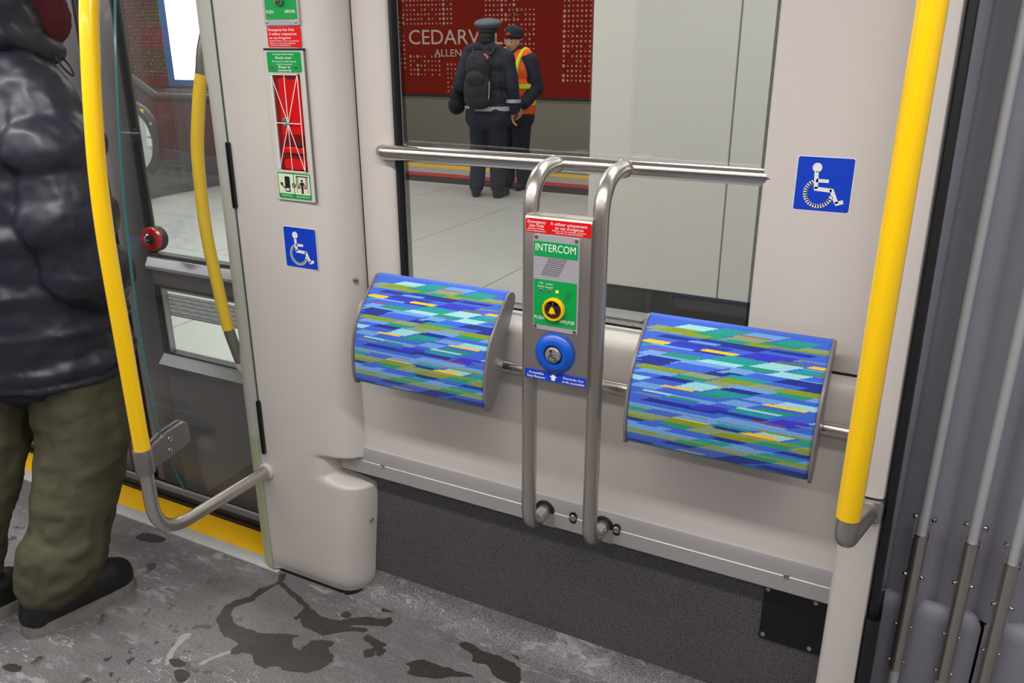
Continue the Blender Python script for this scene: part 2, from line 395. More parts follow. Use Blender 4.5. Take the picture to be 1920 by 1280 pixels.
def blob(prims, voxel=.01, smooth=6):
    """one continuous surface grown round a set of tapered limbs and ellipsoids"""
    bm = B()
    for p in prims:
        if p[0] == 'c': capsule(bm, *p[1:])
        elif p[0] == 'e': ellip(bm, *p[1:])
        elif p[0] == 'b': box(bm, *p[1:])
    bmesh.ops.recalc_face_normals(bm, faces=bm.faces)
    me = bpy.data.meshes.new('tmp'); bm.to_mesh(me); bm.free(); o = bpy.data.objects.new('tmp', me); C.objects.link(o)
    r = o.modifiers.new('r', 'REMESH'); r.mode = 'VOXEL'; r.voxel_size = voxel
    s = o.modifiers.new('s', 'SMOOTH'); s.iterations = smooth; s.factor = .5
    dg = bpy.context.evaluated_depsgraph_get(); out = bpy.data.meshes.new_from_object(o.evaluated_get(dg))
    bpy.data.objects.remove(o); bpy.data.meshes.remove(me)
    return out
def grid(bm, rows):
    V = [[bm.verts.new(p) for p in r] for r in rows]
    for i in range(len(V)-1):
        for j in range(len(V[0])-1): bm.faces.new((V[i][j], V[i][j+1], V[i+1][j+1], V[i+1][j]))
    return V

# ================================================================ SETTING
YP = 1.565      # front face of the moulded pillar
# ---- vehicle floor with a coved edge under the wall
bm = B()
xs = [-5.0, -1.66, -1.3, 1.2]
def quad(bm, pts): bm.faces.new([bm.verts.new(p) for p in pts])
box(bm, -5.0, 1.2, -1.05, 1.565, -.06, 0)
cov = [(1.565, -.02), (1.565, 0), (1.582, .001), (1.600, .006), (1.616, .015), (1.630, .029), (1.640, .047), (1.645, .07), (1.66, .07), (1.66, -.02)]
prism(bm, cov, -1.66, 1.2, 'x')
floor = S('floor', bm, floorm, 50)
# ---- speckled skirting
bm = B(); box(bm, -1.40, -.06, 1.645, 1.66, .0715, .43)
S('baseboard_back', bm, skirtm, False)
# ---- door threshold strips
bm = B(); box(bm, -4.2, -1.648, 1.566, 1.612, -.03, .004, .0015); S('trim_1', bm, mat('scuffed_white_strip', srgb(196, 194, 192), .5, var=.16, vscale=45, bump=.1), 30, 'white edging strip along the yellow doorway strip')
bm = B(); box(bm, -4.2, -1.70, 1.6125, 1.71, -.03, .003, .001); S('trim_2', bm, mat('yellow_threshold', srgb(242, 186, 10), .5, var=.07, vscale=30), 30, 'yellow threshold strip of the doorway')
bm = B()
for k, (a, b_, z) in enumerate(((1.712, 1.722, .006), (1.730, 1.738, .012), (1.746, 1.756, .004))): box(bm, -4.2, -1.72, a, b_, -.05, z)
box(bm, -4.2, -1.72, 1.712, 1.82, -.06, -.02)
S('trim_3', bm, brown, 30, 'dark door track')
# ---- aluminium rub strip at the foot of the wall panel
tr = struct('trim_4', 'satin aluminium strip with a fine groove along the foot of the wall')
pr = [(1.66, .418), (1.606, .418), (1.604, .421), (1.6035, .4590), (1.6045, .4600), (1.6062, .4602), (1.6062, .487), (1.610, .498), (1.620, .503), (1.66, .503)]
obj('strip', prism(B(), pr, -1.385, -.062, 'x'), alum, tr, 30)
for bx in (-1.242, -.165): bolt((bx, 1.6045, .460), .0065, tr)
for bx in (-.782, -.671, -.558):
    bm = B(); prism(bm, rrect(bx-.0095, bx+.0095, .445, .476, .0094), 1.6025, 1.61); obj('bolt_recess', bm, black, tr, 30)
    bolt((bx, 1.6028, .4605), .0085, tr, h=.003)
for sx in (-.748, -.592):
    bm = B(); prism(bm, [(sx+.026*math.cos(a), .46+.027*math.sin(a)) for a in np.linspace(0, 2*math.pi, 28, endpoint=False)], 1.6032, 1.62); obj('tube_socket', bm, black, tr, 30)
    bm = B(); box(bm, sx-.003, sx+.026, 1.6025, 1.61, .4185, .456); obj('socket_cover', bm, plate_m, tr, False)
# ---- back wall: lower panel with rounded shoulder, window surround, right panel
wb = struct('wall_back')
pr = [(1.70, .48), (1.615, .48), (1.615, .80), (1.6155, .87), (1.618, .895), (1.6235, .911), (1.633, .921), (1.645, .926), (1.70, .944), (1.72, .944)]
bm = B()
obj('lower_panel', prism(bm, pr, -1.36, -.05, 'x'), cream, wb, 60)
# right panel (sign panel) with a rolled edge by the glass
bm = B(); R_ = [(-.312, 1.70), (-.312, 1.662), (-.3095, 1.653), (-.303, 1.65), (-.05, 1.65), (-.05, 1.70)]
prism(bm, R_, .932, 2.02, 'z'); obj('right_panel', bm, cream, wb, 50)
bm = B(); box(bm, -.312, -.05, 1.648, 1.66, .926, .9315); obj('panel_joint', bm, black, wb, False)
# window surround between pillar and glass, with a socket for the handrail
bm = B(); R_ = [(-1.2895, 1.70), (-1.2895, 1.653), (-1.286, 1.65), (-1.245, 1.648), (-1.215, 1.6485), (-1.196, 1.652), (-1.190, 1.66), (-1.189, 1.70)]
prism(bm, R_, .925, 2.02, 'z'); obj('window_surround', bm, cream, wb, 50)
bm = B(); box(bm, -1.294, -1.2895, 1.655, 1.70, .50, 2.02); obj('panel_joint', bm, black, wb, False)
bolt((-1.302, 1.618, .978), .0085, wb, axis=(.35, -1, 0), h=.006)
bm = B(); box(bm, -1.33, -.05, 1.65, 1.72, 2.0, 2.2); obj('header_panel', bm, cream, wb, False)
# ---- window 1
wn = struct('window_1')
bm = B(); box(bm, -1.195, -.305, 1.684, 1.690, .935, 2.03); obj('glass_pane', bm, glass_w, wn, False)
bm = B(); box(bm, -1.1885, -1.181, 1.660, 1.6838, .944, 2.0); obj('rubber_seal', bm, black, wn, False)
bm = B(); box(bm, -1.195, -.305, 1.679, 1.6838, .9435, .9475); obj('bottom_seal', bm, black, wn, False)
bm = B()
quad(bm, [(-1.181, 1.6832, .947), (-1.167, 1.6832, .947), (-1.167, 1.6832, 2.0), (-1.181, 1.6832, 2.0)])
obj('dotted_border', bm, fritm, wn, False)
bm = B(); quad(bm, [(-1.167, 1.6832, .947), (-.315, 1.6832, .947), (-.315, 1.6832, .963), (-1.167, 1.6832, .963)]); obj('dotted_border', bm, fritm, wn, False)
bm = B(); quad(bm, [(-.3225, 1.6832, .963), (-.311, 1.6832, .963), (-.311, 1.6832, 2.0), (-.3225, 1.6832, 2.0)]); obj('dotted_border', bm, fritm, wn, False)
# ---- moulded pillar with a notch for the aluminium strip
PU = [(-1.80, 1.82), (-1.795, 1.72), (-1.775, 1.655), (-1.752, 1.62), (-1.727, 1.594), (-1.70, 1.575), (-1.672, 1.5665), (-1.64, YP), (-1.56, YP), (-1.48, YP), (-1.45, YP), (-1.42, YP), (-1.395, 1.5655), (-1.37, 1.5675), (-1.345, 1.5745), (-1.325, 1.587), (-1.309, 1.605), (-1.299, 1.627), (-1.295, 1.65), (-1.295, 1.70)]
PN = PU[:10]+[(-1.452, 1.5655), (-1.437, 1.569), (-1.426, 1.575), (-1.418, 1.584), (-1.412, 1.595), (-1.407, 1.607), (-1.402, 1.62), (-1.398, 1.635), (-1.396, 1.655), (-1.396, 1.70)]
def sst(a, b, x):
    t = min(1, max(0, (x-a)/(b-a))); return t*t*(3-2*t)
def ledge(z):
    return sst(.372, .398, z)*(1-sst(.452, .470, z))
def pillar_row(z):
    w = ledge(z); g = sst(.70, .80, z)*(1-sst(1.40, 1.47, z)); lo = 1-sst(.0, .40, z); r = []
    bot = .018*(1-sst(.008, .05, z))
    for i, (a, b) in enumerate(zip(PU, PN)):
        x = a[0]*(1-w)+b[0]*w; y = a[1]*(1-w)+b[1]*w
        x -= .03*lo*(1-w)*min(1, max(0, (i-9)/6))
        if 1 <= i <= 4: y += .018*g*(1 if i in (2, 3) else .5); x += .012*g
        if i > 6: y += bot*.8
        x += bot*(.6 if i < 7 else (-.6*min(1, max(0, (i-10)/6))))
        r.append((x, y, z))
    return r
zs = sorted(set([.010, .014, .02, .03, .05]+[round(z, 4) for z in np.linspace(.08, .34, 8)]+[round(z, 4) for z in np.linspace(.355, .49, 28)]+[round(z, 4) for z in np.linspace(.53, 1.55, 26)]+[1.7, 1.85, 2.02]))
wl = struct('wall_left')
bm = B(); V = grid(bm, [pillar_row(z) for z in zs]); bm.faces.new(V[0][::-1])
obj('moulded_cover', bm, cream, wl, 'all')
bm = B(); prism(bm, [(p[0]+(.012 if i < 7 else (-.004 if i < 13 else -.040)), p[1]+(.014 if i < 14 else .004)) for i, p in enumerate(PU)]+[(-1.5, 1.75)], .0005, .012, 'z'); obj('foot_gap_shade', bm, black, wl, False)  # black inset base standing in for the shadow line under the pillar
bolt((-1.305, 1.618, .262), .0065, wl, axis=(.9, -.5, 0), h=.004)
bm = B()
rows = []
for z in (.016, .24, .462): rows.append([(x-.0008*nx, y-.0012, z) for (x, y, nx) in ((-1.706, 1.5785, 1), (-1.69, 1.571, .5), (-1.672, 1.5662, 0), (-1.661, 1.5656, 0))])
grid(bm, rows); tag(obj('glow_strip', bm, strip_m, None), 'pale green glow strip up the left corner of the cream pillar', 'strip')
# ---- right-hand frame post with rubber gasket
def post_row(z):
    k = (1.65-z)/1.35; xr = -.012+.016*k; xl = -.0725
    return [(xl, 1.70, z), (xl, 1.57, z), (xl+.003, 1.556, z), (xl+.012, 1.55, z), (xr-.012, 1.55, z), (xr-.003, 1.553, z), (xr, 1.562, z), (xr, 1.70, z)]
wr = struct('wall_right')
bm = B(); grid(bm, [post_row(z) for z in (-.02, .3, .669, .67)]); obj('post_lower', bm, cream, wr, 50)
bm = B(); grid(bm, [post_row(z) for z in (.724, .725, 1.2, 2.02)]); obj('post_upper', bm, cream, wr, 50)
bm = B(); grid(bm, [[(p[0]+(.001 if i < 4 else -.001), p[1]+.002, p[2]) for i, p in enumerate(post_row(z))] for z in (.66, .735)]); obj('post_core', bm, black, wr, 50)
bm = B()
def gk(z): k = (1.65-z)/1.35; return -.010+.016*k
grid(bm, [[(gk(z), 1.60, z), (gk(z)+.001, 1.562, z), (gk(z)+.004, 1.556, z), (gk(z)+.015, 1.558, z), (gk(z)+.018, 1.566, z), (gk(z)+.018, 1.72, z)] for z in (-.02, .3, .7, 1.2, 2.02)])
obj('rubber_gasket', bm, black, wr, 50)
bm = B(); grid(bm, [[(gk(z)-.001, 1.565, z), (gk(z)+.001, 1.549, z), (gk(z)+.010, 1.544, z), (gk(z)+.022, 1.546, z), (gk(z)+.026, 1.556, z), (gk(z)+.026, 1.72, z)] for z in (-.02, .2, .445, .452)]); obj('gasket_lip', bm, black, wr, 50)
# ---- ceiling, opposite side, ends (they light and mirror the part in view)
bm = B(); box(bm, -5, 1.2, -1.05, 1.80, 2.2, 2.26); S('ceiling', bm, oppm, False)
wo = struct('wall_opposite')
bm = B(); box(bm, -5, 1.2, -1.10, -1.05, 0, .92); obj('lower_panel', bm, lowbounce, wo, False)
bm = B(); box(bm, -5, 1.2, -1.10, -1.05, 1.86, 2.2); obj('upper_panel', bm, oppm, wo, False)
for px in (-4.9, -3.3, -1.7, -.1, 1.1):
    bm = B(); box(bm, px-.12, px+.12, -1.10, -1.05, .92, 1.86); obj('window_post', bm, oppm, wo, False)
bm = B(); box(bm, -5.0, -4.95, -1.05, 1.8, 0, 2.2); S('end_light_stop', bm, oppm, False)  # end panel added out of view to stop light leaking in
bm = B(); box(bm, 1.2, 1.25, -1.05, 2.0, 0, 2.2); S('end_light_stop', bm, bellow_m, False)  # dark end panel, unseen, added against light leaks at the gangway
for ly, w in ((.62, 'window'), (-.55, 'far')):
    t = thing('ceiling_light', f'long white ceiling strip light on the {w} side of the aisle', 'light', (-1.5, ly, 2.2))
    bm = B(); box(bm, -4.72, 1.72, ly-.085, ly+.085, 2.188, 2.1995); obj('housing', bm, white, t, False)

# ---- sliding door seen through the glass screen
YD = 1.78
dr = struct('door_1')
bm = B(); box(bm, -2.395, -2.283, YD, YD+.04, .02, 2.05, .004); obj('stile', bm, doorgrey, dr, 40)
bm = B(); box(bm, -2.432, -2.395, YD+.004, YD+.036, .02, 2.05, .003); obj('leading_edge', bm, doorgrey2, dr, 40)
bm = B(); box(bm, -2.446, -2.432, YD+.006, YD+.034, .02, 2.05, .004); obj('rubber_edge', bm, black, dr, 40)
bm = B(); box(bm, -2.2835, -2.2745, YD-.002, YD+.03, .905, 2.05); obj('glazing_seal', bm, black, dr, False)
bm = B(); box(bm, -2.283, -1.55, YD-.002, YD+.03, .896, .906); obj('glazing_seal', bm, black, dr, False)
bm = B(); box(bm, -2.2745, -1.55, YD+.012, YD+.018, .906, 2.05); obj('glass_pane', bm, glass_w, dr, False)
bm = B(); prism(bm, [(YD, .896), (YD-.010, .893), (YD-.024, .868), (YD-.022, .858), (YD, .850)], -2.283, -1.55, 'x'); obj('silver_rail', bm, silver, dr, 30)
bm = B(); box(bm, -2.283, -1.55, YD, YD+.04, .80, .896); obj('middle_rail', bm, doorgrey, dr, False)
bm = B(); box(bm, -2.283, -1.55, YD, YD+.04, .02, .553); obj('lower_panel', bm, doorgrey, dr, False)
bm = B()
for a in ((-2.283, -2.262, .553, .80), (-2.262, -1.55, .790, .80), (-2.262, -1.55, .553, .560)): box(bm, a[0], a[1], YD-.003, YD+.03, a[2], a[3])
obj('window_seal', bm, black, dr, False)
bm = B()
for a in ((-2.262, -2.252, .56, .79), (-2.252, -1.55, .781, .79)): box(bm, a[0], a[1], YD+.002, YD+.02, a[2], a[3])
obj('window_bevel', bm, silver, dr, False)
bm = B(); box(bm, -2.252, -1.55, YD+.012, YD+.018, .56, .781); obj('lower_glass', bm, glass_w, dr, False)
bm = B(); prism(bm, [(YD-.001, .553), (YD-.03, .522), (YD-.001, .512)], -2.285, -1.55, 'x'); obj('window_sill', bm, sillm, dr, 30)
bm = B(); box(bm, -2.262, -2.20, YD-.03, YD, .952, .992, .004); kb = obj('release_bracket', bm, black, dr)
bm = lathe(B(), [(.036, 0), (.040, .004), (.040, .020), (.036, .026), (.02, .027)], (-2.185, YD-.035, .972), (.25, -1, .1)); obj('release_knob', bm, black, dr, True)
bm = lathe(B(), [(.036, .0), (.038, .005), (.034, .014), (.019, .018), (.018, .012)], (-2.178, YD-.062, .975), (.25, -1, .1)); kr = obj('knob_ring', bm, red, dr, True, 'red ring')
bm = lathe(B(), [(.017, 0), (.017, .012), (.012, .015), (.007, .015), (.007, .011)], (-2.1755, YD-.069, .9755), (.25, -1, .1), 24); obj('knob_bolt', bm, chrome, dr)
# second leaf, mostly behind the passenger
d2 = struct('door_2')
bm = B(); box(bm, -2.57, -2.461, YD, YD+.04, .02, 2.05, .004); obj('stile', bm, doorgrey, d2, 40)
bm = B(); box(bm, -2.461, -2.447, YD+.006, YD+.034, .02, 2.05, .004); obj('rubber_edge', bm, black, d2, 40)
bm = B(); box(bm, -3.15, -2.57, YD, YD+.04, .02, .896); obj('lower_panel', bm, doorgrey, d2, False)
bm = B(); box(bm, -3.15, -2.57, YD+.012, YD+.018, .896, 2.05); obj('glass_pane', bm, glass_w, d2, False)
bm = B(); box(bm, -5, -3.15, 1.62, 1.86, 0, 2.2); S('wall_far_left', bm, cream, False)
bm = B(); box(bm, -3.2, -1.3, 1.70, 1.86, 2.05, 2.2); S('trim_5', bm, cream, False, 'door header panel')

# ================================================================ PLATFORM OUTSIDE
bm = B(); box(bm, -22, 4, 1.95, 12.6, -.3, -.012)
pf = S('platform_floor', bm, joint, False)
tm = None
tiles = []
tw = 1.2
ys = [1.95, 2.75, 3.24, 3.56, 4.5, 5.45, 6.4, 7.35, 8.3]
k = 0
for yi in range(len(ys)-1):
    if yi == 2: continue
    y0, y1 = ys[yi], ys[yi+1]; key = round(y1-y0, 3)
    bm = B(); box(bm, -tw/2+.004, tw/2-.004, -(y1-y0)/2+.004, (y1-y0)/2-.004, -.012, 0, .002, 1); me = bpy.data.meshes.new('tile'); bm.to_mesh(me); bm.free(); me.materials.append(tilem)
    for xi in range(-12, 1):
        o = bpy.data.objects.new('tile', me); C.objects.link(o); o.parent = pf; o.location = (xi*tw+.35, (y0+y1)/2, 0)
bm = B(); box(bm, -16, .5, 3.245, 3.555, -.012, .002)
for xx in np.arange(-6, .4, .09):
    for yy in (3.28, 3.34, 3.40, 3.46, 3.52): box(bm, xx, xx+.082, yy-.012, yy+.012, 0, .006)
o = obj('tactile_band', bm, tactile, pf, False); o['kind'] = 'stuff'
bm = B(); box(bm, -16, .5, 8.30, 8.70, -.012, .001); obj('dark_band', bm, darkbase, pf, False)
bm = B(); box(bm, -16, .5, 8.70, 8.93, -.012, .002); obj('red_band', bm, redline, pf, False)
bm = B(); box(bm, -16, .5, 8.93, 9.35, -.012, .0); obj('pale_band', bm, tilem, pf, False)
bm = B(); box(bm, -16, .5, 9.35, 9.62, -.012, .003); obj('yellow_edge', bm, mat('yellow_platform_edge', srgb(225, 178, 40), .6), pf, False)
bm = B(); box(bm, -22, 4, 11.62, 11.8, -.3, 4); S('wall_platform', bm, taupe, False)
bm = B(); box(bm, -22, 4, 1.95, 11.8, 3.8, 3.9); S('ceiling', bm, oppm, False)
sg = thing('station_sign', 'orange red dotted wall panel with the station name behind the two workers', 'sign', (-8, 11.6, .8))
bm = B(); box(bm, -18, -4.45, 11.585, 11.62, .80, 3.2); obj('panel', bm, redwall, sg, False)
bm = B(); box(bm, -18, -4.45, 11.58, 11.60, .775, .80); obj('bottom_rail', bm, darkbase, sg, False)
YS = 11.584
# lettering, placed where the photograph shows it
kx = 11.584/12
bm = B(); text(bm, 'CEDARVALE', -7.915, 1.555, .218, YS, 1.87); text(bm, 'ALLEN ROAD', -7.44, 1.375, .107, YS, 1.04)
obj('lettering', bm, letm, sg, False)
bm = B(); rd = random.Random(3)
def dots(x0, x1, z0, z1, p):
    x = x0
    while x < x1:
        z = z0; big = rd.random() < .2
        while z < z1:
            if rd.random() < p:
                r = .024 if (big and rd.random() < .6) else rd.choice((.012, .015, .017)); n = 8
                bm.faces.new([bm.verts.new((x+r*math.cos(2*math.pi*q/n), YS, z+r*math.sin(2*math.pi*q/n))) for q in range(n)])
            z += .068
        x += .068
for r in ((-8.0, -7.1, 1.86, 2.45, .9), (-8.15, -8.0, 1.2, 1.95, .85), (-7.9, -7.35, 1.1, 1.4, .85), (-7.2, -6.95, .85, 1.3, .9), (-6.5, -5.9, 1.9, 2.4, .9), (-6.1, -5.65, 1.15, 2.1, .85), (-5.2, -4.5, 1.05, 2.4, .9), (-7.1, -6.5, 2.2, 2.6, .8), (-16, -11.5, 1.0, 2.6, .8)): dots(*r)
o = obj('dot_print', bm, dotm, sg, False); o['kind'] = 'stuff'
# pale clad column with a dark plinth
cl = thing('platform_column', 'large pale grey clad column with a dark plinth outside the window', 'column', (-1.1, 4.9, 0))
for (a, b_) in ((-1.885, -1.062), (-1.054, -.25)):
    bm = B(); box(bm, a, b_, 4.60, 5.4, .155, 3.6, .004, 1); obj('cladding_panel', bm, colm, cl, 30)
bm = B(); box(bm, -1.875, -.26, 4.61, 5.39, 0, .155); box(bm, -1.88, -.25, 4.604, 5.4, .145, .154); obj('plinth', bm, darkbase, cl, False)
bm = B(); box(bm, -1.064, -1.052, 4.606, 5.39, .155, 3.6); obj('joint', bm, joint, cl, False)
# escalator
es = thing('escalator', 'grey escalator with a black handrail seen through the door glass', 'escalator', (-7.6, 6.3, 0))
def balustrade(y, m1):
    cx, cz, R = -7.66, .60, .36
    arc = [(cx+R*math.cos(a), y, cz+R*math.sin(a)) for a in np.linspace(-1.35, math.pi/2, 16)]
    path = arc+[(cx-.9, y, cz+R), (cx-3.2, y, cz+R+1.25), (cx-5.5, y, cz+R+2.6)]
    bm = B(); tube(bm, path, .055, 12); obj('handrail', bm, black, es)
    poly = [(p[0]+(cx-p[0])*.12, p[2]+(cz-p[2])*.12) for p in arc]+[(cx-.9, cz+R-.05), (cx-3.2, cz+R+1.2), (cx-5.5, cz+R+2.5), (cx-5.5, cz+1.8), (cx-3.2, cz+.45), (cx-.9, .32), (cx, .25)]
    bm = B(); prism(bm, poly, y-.02, y+.02); obj('balustrade', bm, m1, es, 30)
    bm = B(); prism(bm, [(cx+.18, 0), (cx+.22, .28), (cx-.9, .36), (cx-3.2, 1.2), (cx-5.5, 2.5), (cx-5.5, 0)], y-.06, y+.06); obj('skirt', bm, escgrey, es, 30)
balustrade(6.0, escwhite); balustrade(7.1, mat('dark_red_balustrade', srgb(84, 44, 48), .3))
bm = B(); prism(bm, [(-7.5, 0), (-7.5, .1), (-8.6, .12), (-10.9, 1.0), (-13.2, 2.2), (-13.2, 0)], 6.08, 7.02); obj('steps', bm, escgrey, es, 30)
bm = B(); box(bm, -7.50, -7.40, 5.955, 5.962, .87, .93); obj('marker', bm, limey, es, False, 'yellow marker')
bm = B(); box(bm, -7.40, -7.31, 5.955, 5.962, .66, .80); box(bm, -7.39, -7.32, 5.94, 5.96, .56, .64); obj('notice', bm, white, es, False, 'white notice')
# bright advertising screen on a grey kiosk
ky = 8.0
ks = thing('advertising_screen', 'bright white lit screen on a grey stand beyond the door', 'screen', (-8.6, ky, 0))
bm = B(); box(bm, -9.36, -7.7, ky, ky+.25, 1.04, 3.3, .01); obj('frame', bm, screenb, ks, 30)
bm = B(); box(bm, -9.22, -7.85, ky-.006, ky, 1.12, 3.2); obj('display', bm, screenw, ks, False)
bm = B(); box(bm, -9.3, -7.7, ky+.02, ky+.24, .22, .96); obj('stand', bm, escwhite, ks, False)
bm = B(); box(bm, -9.3, -7.7, ky+.03, ky+.24, 0, .22); obj('stand_base', bm, escgrey, ks, False)
bm = B(); box(bm, -9.4, -7.7, ky-.03, ky+.25, .965, 1.0); obj('ledge', bm, silver, ks, False)

# ================================================================ SIGNS, PANELS, RAILS INSIDE
def isa(bm, cx, cz, s, y, w=.058):
    P = lambda u, v: (cx+(u-.5)*s, cz+(.5-v)*s)
    h = P(.36, .20); disc(bm, h[0], h[1], .085*s, y)
    W = w*s*1.25
    stroke(bm, [P(.355, .27), P(.375, .585), P(.655, .60), P(.765, .83), P(.875, .79)], W, y)
    stroke(bm, [P(.365, .435), P(.585, .435)], W*.85, y)
    c = (.43, .665); R = .235
    stroke(bm, [P(c[0]+R*math.cos(math.radians(a)), c[1]-R*math.sin(math.radians(a))) for a in np.linspace(118, 350, 22)], W*.9, y)
    return bm
def wheelchair_sticker(cx, cz, s, y, label):
    t = thing('wheelchair_sticker', label, 'sticker', (cx, y, cz), 'blue wheelchair stickers')
    bm = B(); plate(bm, cx-s/2, cx+s/2, cz-s/2, cz+s/2, .005, y-.0005, .0008); obj('border', bm, white, t, False)
    bm = B(); plate(bm, cx-s/2+.0015, cx+s/2-.0015, cz-s/2+.0015, cz+s/2-.0015, .004, y-.0009, .0006); obj('backing', bm, blue, t, False)
    obj('wheelchair_symbol', isa(B(), cx, cz, s, y-.0014), white, t, False)
    return t
wheelchair_sticker(-.1975, 1.3005, .1035, 1.65, 'blue wheelchair symbol sticker on the flat panel beside the right yellow pole')
wheelchair_sticker(-1.4295, 1.0605, .1075, YP, 'blue wheelchair symbol sticker on the moulded pillar below the red door release')

# ---- red warning sticker on the pillar
t = thing('warning_sticker', 'red emergency use only sticker between the green plate and the red door release', 'sticker', (-1.42, YP, 1.567))
bm = B(); plate(bm, -1.472, -1.370, 1.545, 1.590, .004, YP-.001, .001); obj('backing', bm, redp, t, False)
bm = B(); y_ = YP-.0014
text(bm, 'Emergency Use Only', -1.467, 1.5805, .0058, y_, .079); text(bm, 'À utiliser uniquement', -1.4665, 1.5713, .0056, y_, .085); text(bm, "en cas d'urgence", -1.466, 1.5628, .0054, y_, .066)
text(bm, 'Penalty for Misuse - Fine or Imprisonment', -1.466, 1.5572, .0030, y_, .090); text(bm, 'Peine en cas de mauvaise utilisation', -1.4655, 1.5520, .0030, y_, .078); text(bm, 'Amende ou emprisonnement', -1.465, 1.5475, .0030, y_, .062)
obj('lettering', bm, whitelet, t, False)

def braille(bm, x0, x1, z, y, seed):
    r = random.Random(seed); x = x0
    while x < x1:
        for dx in (0, .0022):
            for dz in (0, -.0022, -.0044):
                if r.random() < .55: disc(bm, x+dx, z+dz, .0007, y, .0006, 6)
        x += .0056
    return bm
# ---- call plate at the top of the pillar
t = thing('call_point', 'grey plate with green label and round push button at the top of the pillar', 'call point', (-1.42, YP, 1.66))
bm = B(); plate(bm, -1.474, -1.368, 1.5925, 1.735, .003, YP-.004, .004); obj('backplate', bm, plgrey, t, 40)
bm = B(); plate(bm, -1.4675, -1.3735, 1.606, 1.722, .004, YP-.005, .001); obj('green_label', bm, green, t, False)
bm = B(); text(bm, 'PUSH', -1.4645, 1.6185, .0072, YP-.0054, .0215); text(bm, 'APPUYER', -1.3765, 1.6185, .0072, YP-.0054, .032, 'R'); obj('lettering', bm, whitelet, t, False)
bm = B(); braille(bm, -1.4645, -1.443, 1.6135, YP-.0054, 1); braille(bm, -1.409, -1.380, 1.6135, YP-.0054, 2); obj('braille', bm, brailleg, t, False)['kind'] = 'stuff'
bm = lathe(B(), [(.0115, 0), (.0115, .006), (.0095, .0105), (.004, .0115), (.0001, .0115)], (-1.4195, YP-.005, 1.6455)); obj('push_button', bm, chrome, t)
for bx in (-1.4665, -1.3785): bolt((bx, YP-.004, 1.5995), .0035, t, h=.0015, m=steel)
# ---- emergency door release: recess, red pull, break cover
t = thing('door_release', 'red emergency door release behind a clear cover crossed by white lines', 'door release', (-1.425, YP, 1.36))
bm = B(); y0 = YP-.006
for a in ((-1.4845, -1.4645, 1.183, 1.5385), (-1.3785, -1.3635, 1.183, 1.5385), (-1.4645, -1.3785, 1.4855, 1.5385), (-1.4645, -1.3785, 1.183, 1.2560)): box(bm, a[0], a[1], y0, YP+.002, a[2], a[3])
obj('housing', bm, cream2, t, False)
bm = B(); box(bm, -1.4845, -1.3615, YP-.0065, YP+.001, 1.5375, 1.5425); obj('top_shadow_gap', bm, black, t, False)
bm = B(); box(bm, -1.486, -1.4845, YP-.004, YP+.001, 1.183, 1.5385); box(bm, -1.3635, -1.3622, YP-.004, YP+.001, 1.183, 1.5385); obj('side_gap', bm, capgrey, t, False)
bm = B(); box(bm, -1.4635, -1.3795, YP-.0045, YP-.0005, 1.2565, 1.4850); obj('cavity', bm, mat('shaded_red_cavity', srgb(128, 4, 10), .4), t, False)  # shade inside the recess is put into this darker red
bm = B(); prism(bm, rrect(-1.448, -1.381, 1.325, 1.476, .008), YP-.0065, YP-.004); obj('pull_plate', bm, red, t, 40)
bm = B(); prism(bm, rrect(-1.444, -1.381, 1.318, 1.3455, .004), YP-.0072, YP-.004); obj('cavity_recess', bm, mat('dark_red', srgb(120, 6, 10), .35), t, 40)  # raised plate in darker red, coloured to look like a recess
bm = B(); box(bm, -1.447, -1.381, YP-.012, YP-.004, 1.300, 1.316, .003); pts = []
prism(bm, rrect(-1.446, -1.381, 1.262, 1.286, .010), YP-.012, YP-.004); obj('pull_handle', bm, red, t, 40)
bm = B(); box(bm, -1.402, -1.388, YP-.0123, YP-.008, 1.314, 1.319); obj('catch', bm, black, t, False)
bm = B(); box(bm, -1.42, -1.395, YP-.0075, YP-.006, 1.473, 1.4755); obj('slot', bm, black, t, False)
bm = lathe(B(), [(.0115, 0), (.0115, .003), (.008, .0035), (.008, .002), (.0001, .002)], (-1.4335, YP-.0065, 1.3735)); obj('lock_barrel', bm, steel, t)
bm = B(); cx0, cx1, cz0, cz1 = -1.4625, -1.3805, 1.2575, 1.4840; yc = YP-.0136; mx_ = (cx0+cx1)/2; mz = (cz0+cz1)/2+.001
for a, b_ in (((cx0, cz0), (cx1, cz1)), ((cx0, cz1), (cx1, cz0)), ((mx_, cz0), (mx_, cz1)), ((cx0, mz), (cx1, mz))): stroke(bm, [a, b_], .0019, yc)
stroke(bm, [(cx0, cz0), (cx1, cz0), (cx1, cz1), (cx0, cz1), (cx0, cz0)], .0022, yc); obj('break_lines', bm, white, t, False)
bm = B(); box(bm, cx0, cx1, YP-.0130, YP-.0124, cz0, cz1); obj('clear_cover', bm, glassmat('thin_clear_cover', (1, 1, 1, 1), 1.15), t, False)
bm = B(); plate(bm, -1.475, -1.3705, 1.4887, 1.5345, .004, y0-.001, .001); obj('green_label', bm, green, t, False)
bm = B(); y_ = y0-.0014
text(bm, 'Emergency Door Release', -1.4225, 1.5275, .0035, y_, .064, 'C'); text(bm, 'Break cover', -1.4225, 1.5185, .0060, y_, .050, 'C'); text(bm, 'Mécanisme de déblocage de', -1.4225, 1.5115, .0033, y_, .074, 'C'); text(bm, 'la porte de secours', -1.4225, 1.5055, .0033, y_, .050, 'C'); text(bm, 'Briser le', -1.4225, 1.4978, .0058, y_, .036, 'C'); text(bm, 'couvercle', -1.4225, 1.4905, .0055, y_, .042, 'C')
obj('lettering', bm, whitelet, t, False)
for bx in (-1.4605, -1.388): bolt((bx, y0-.001, 1.5005), .0042, t, h=.002, m=chrome)
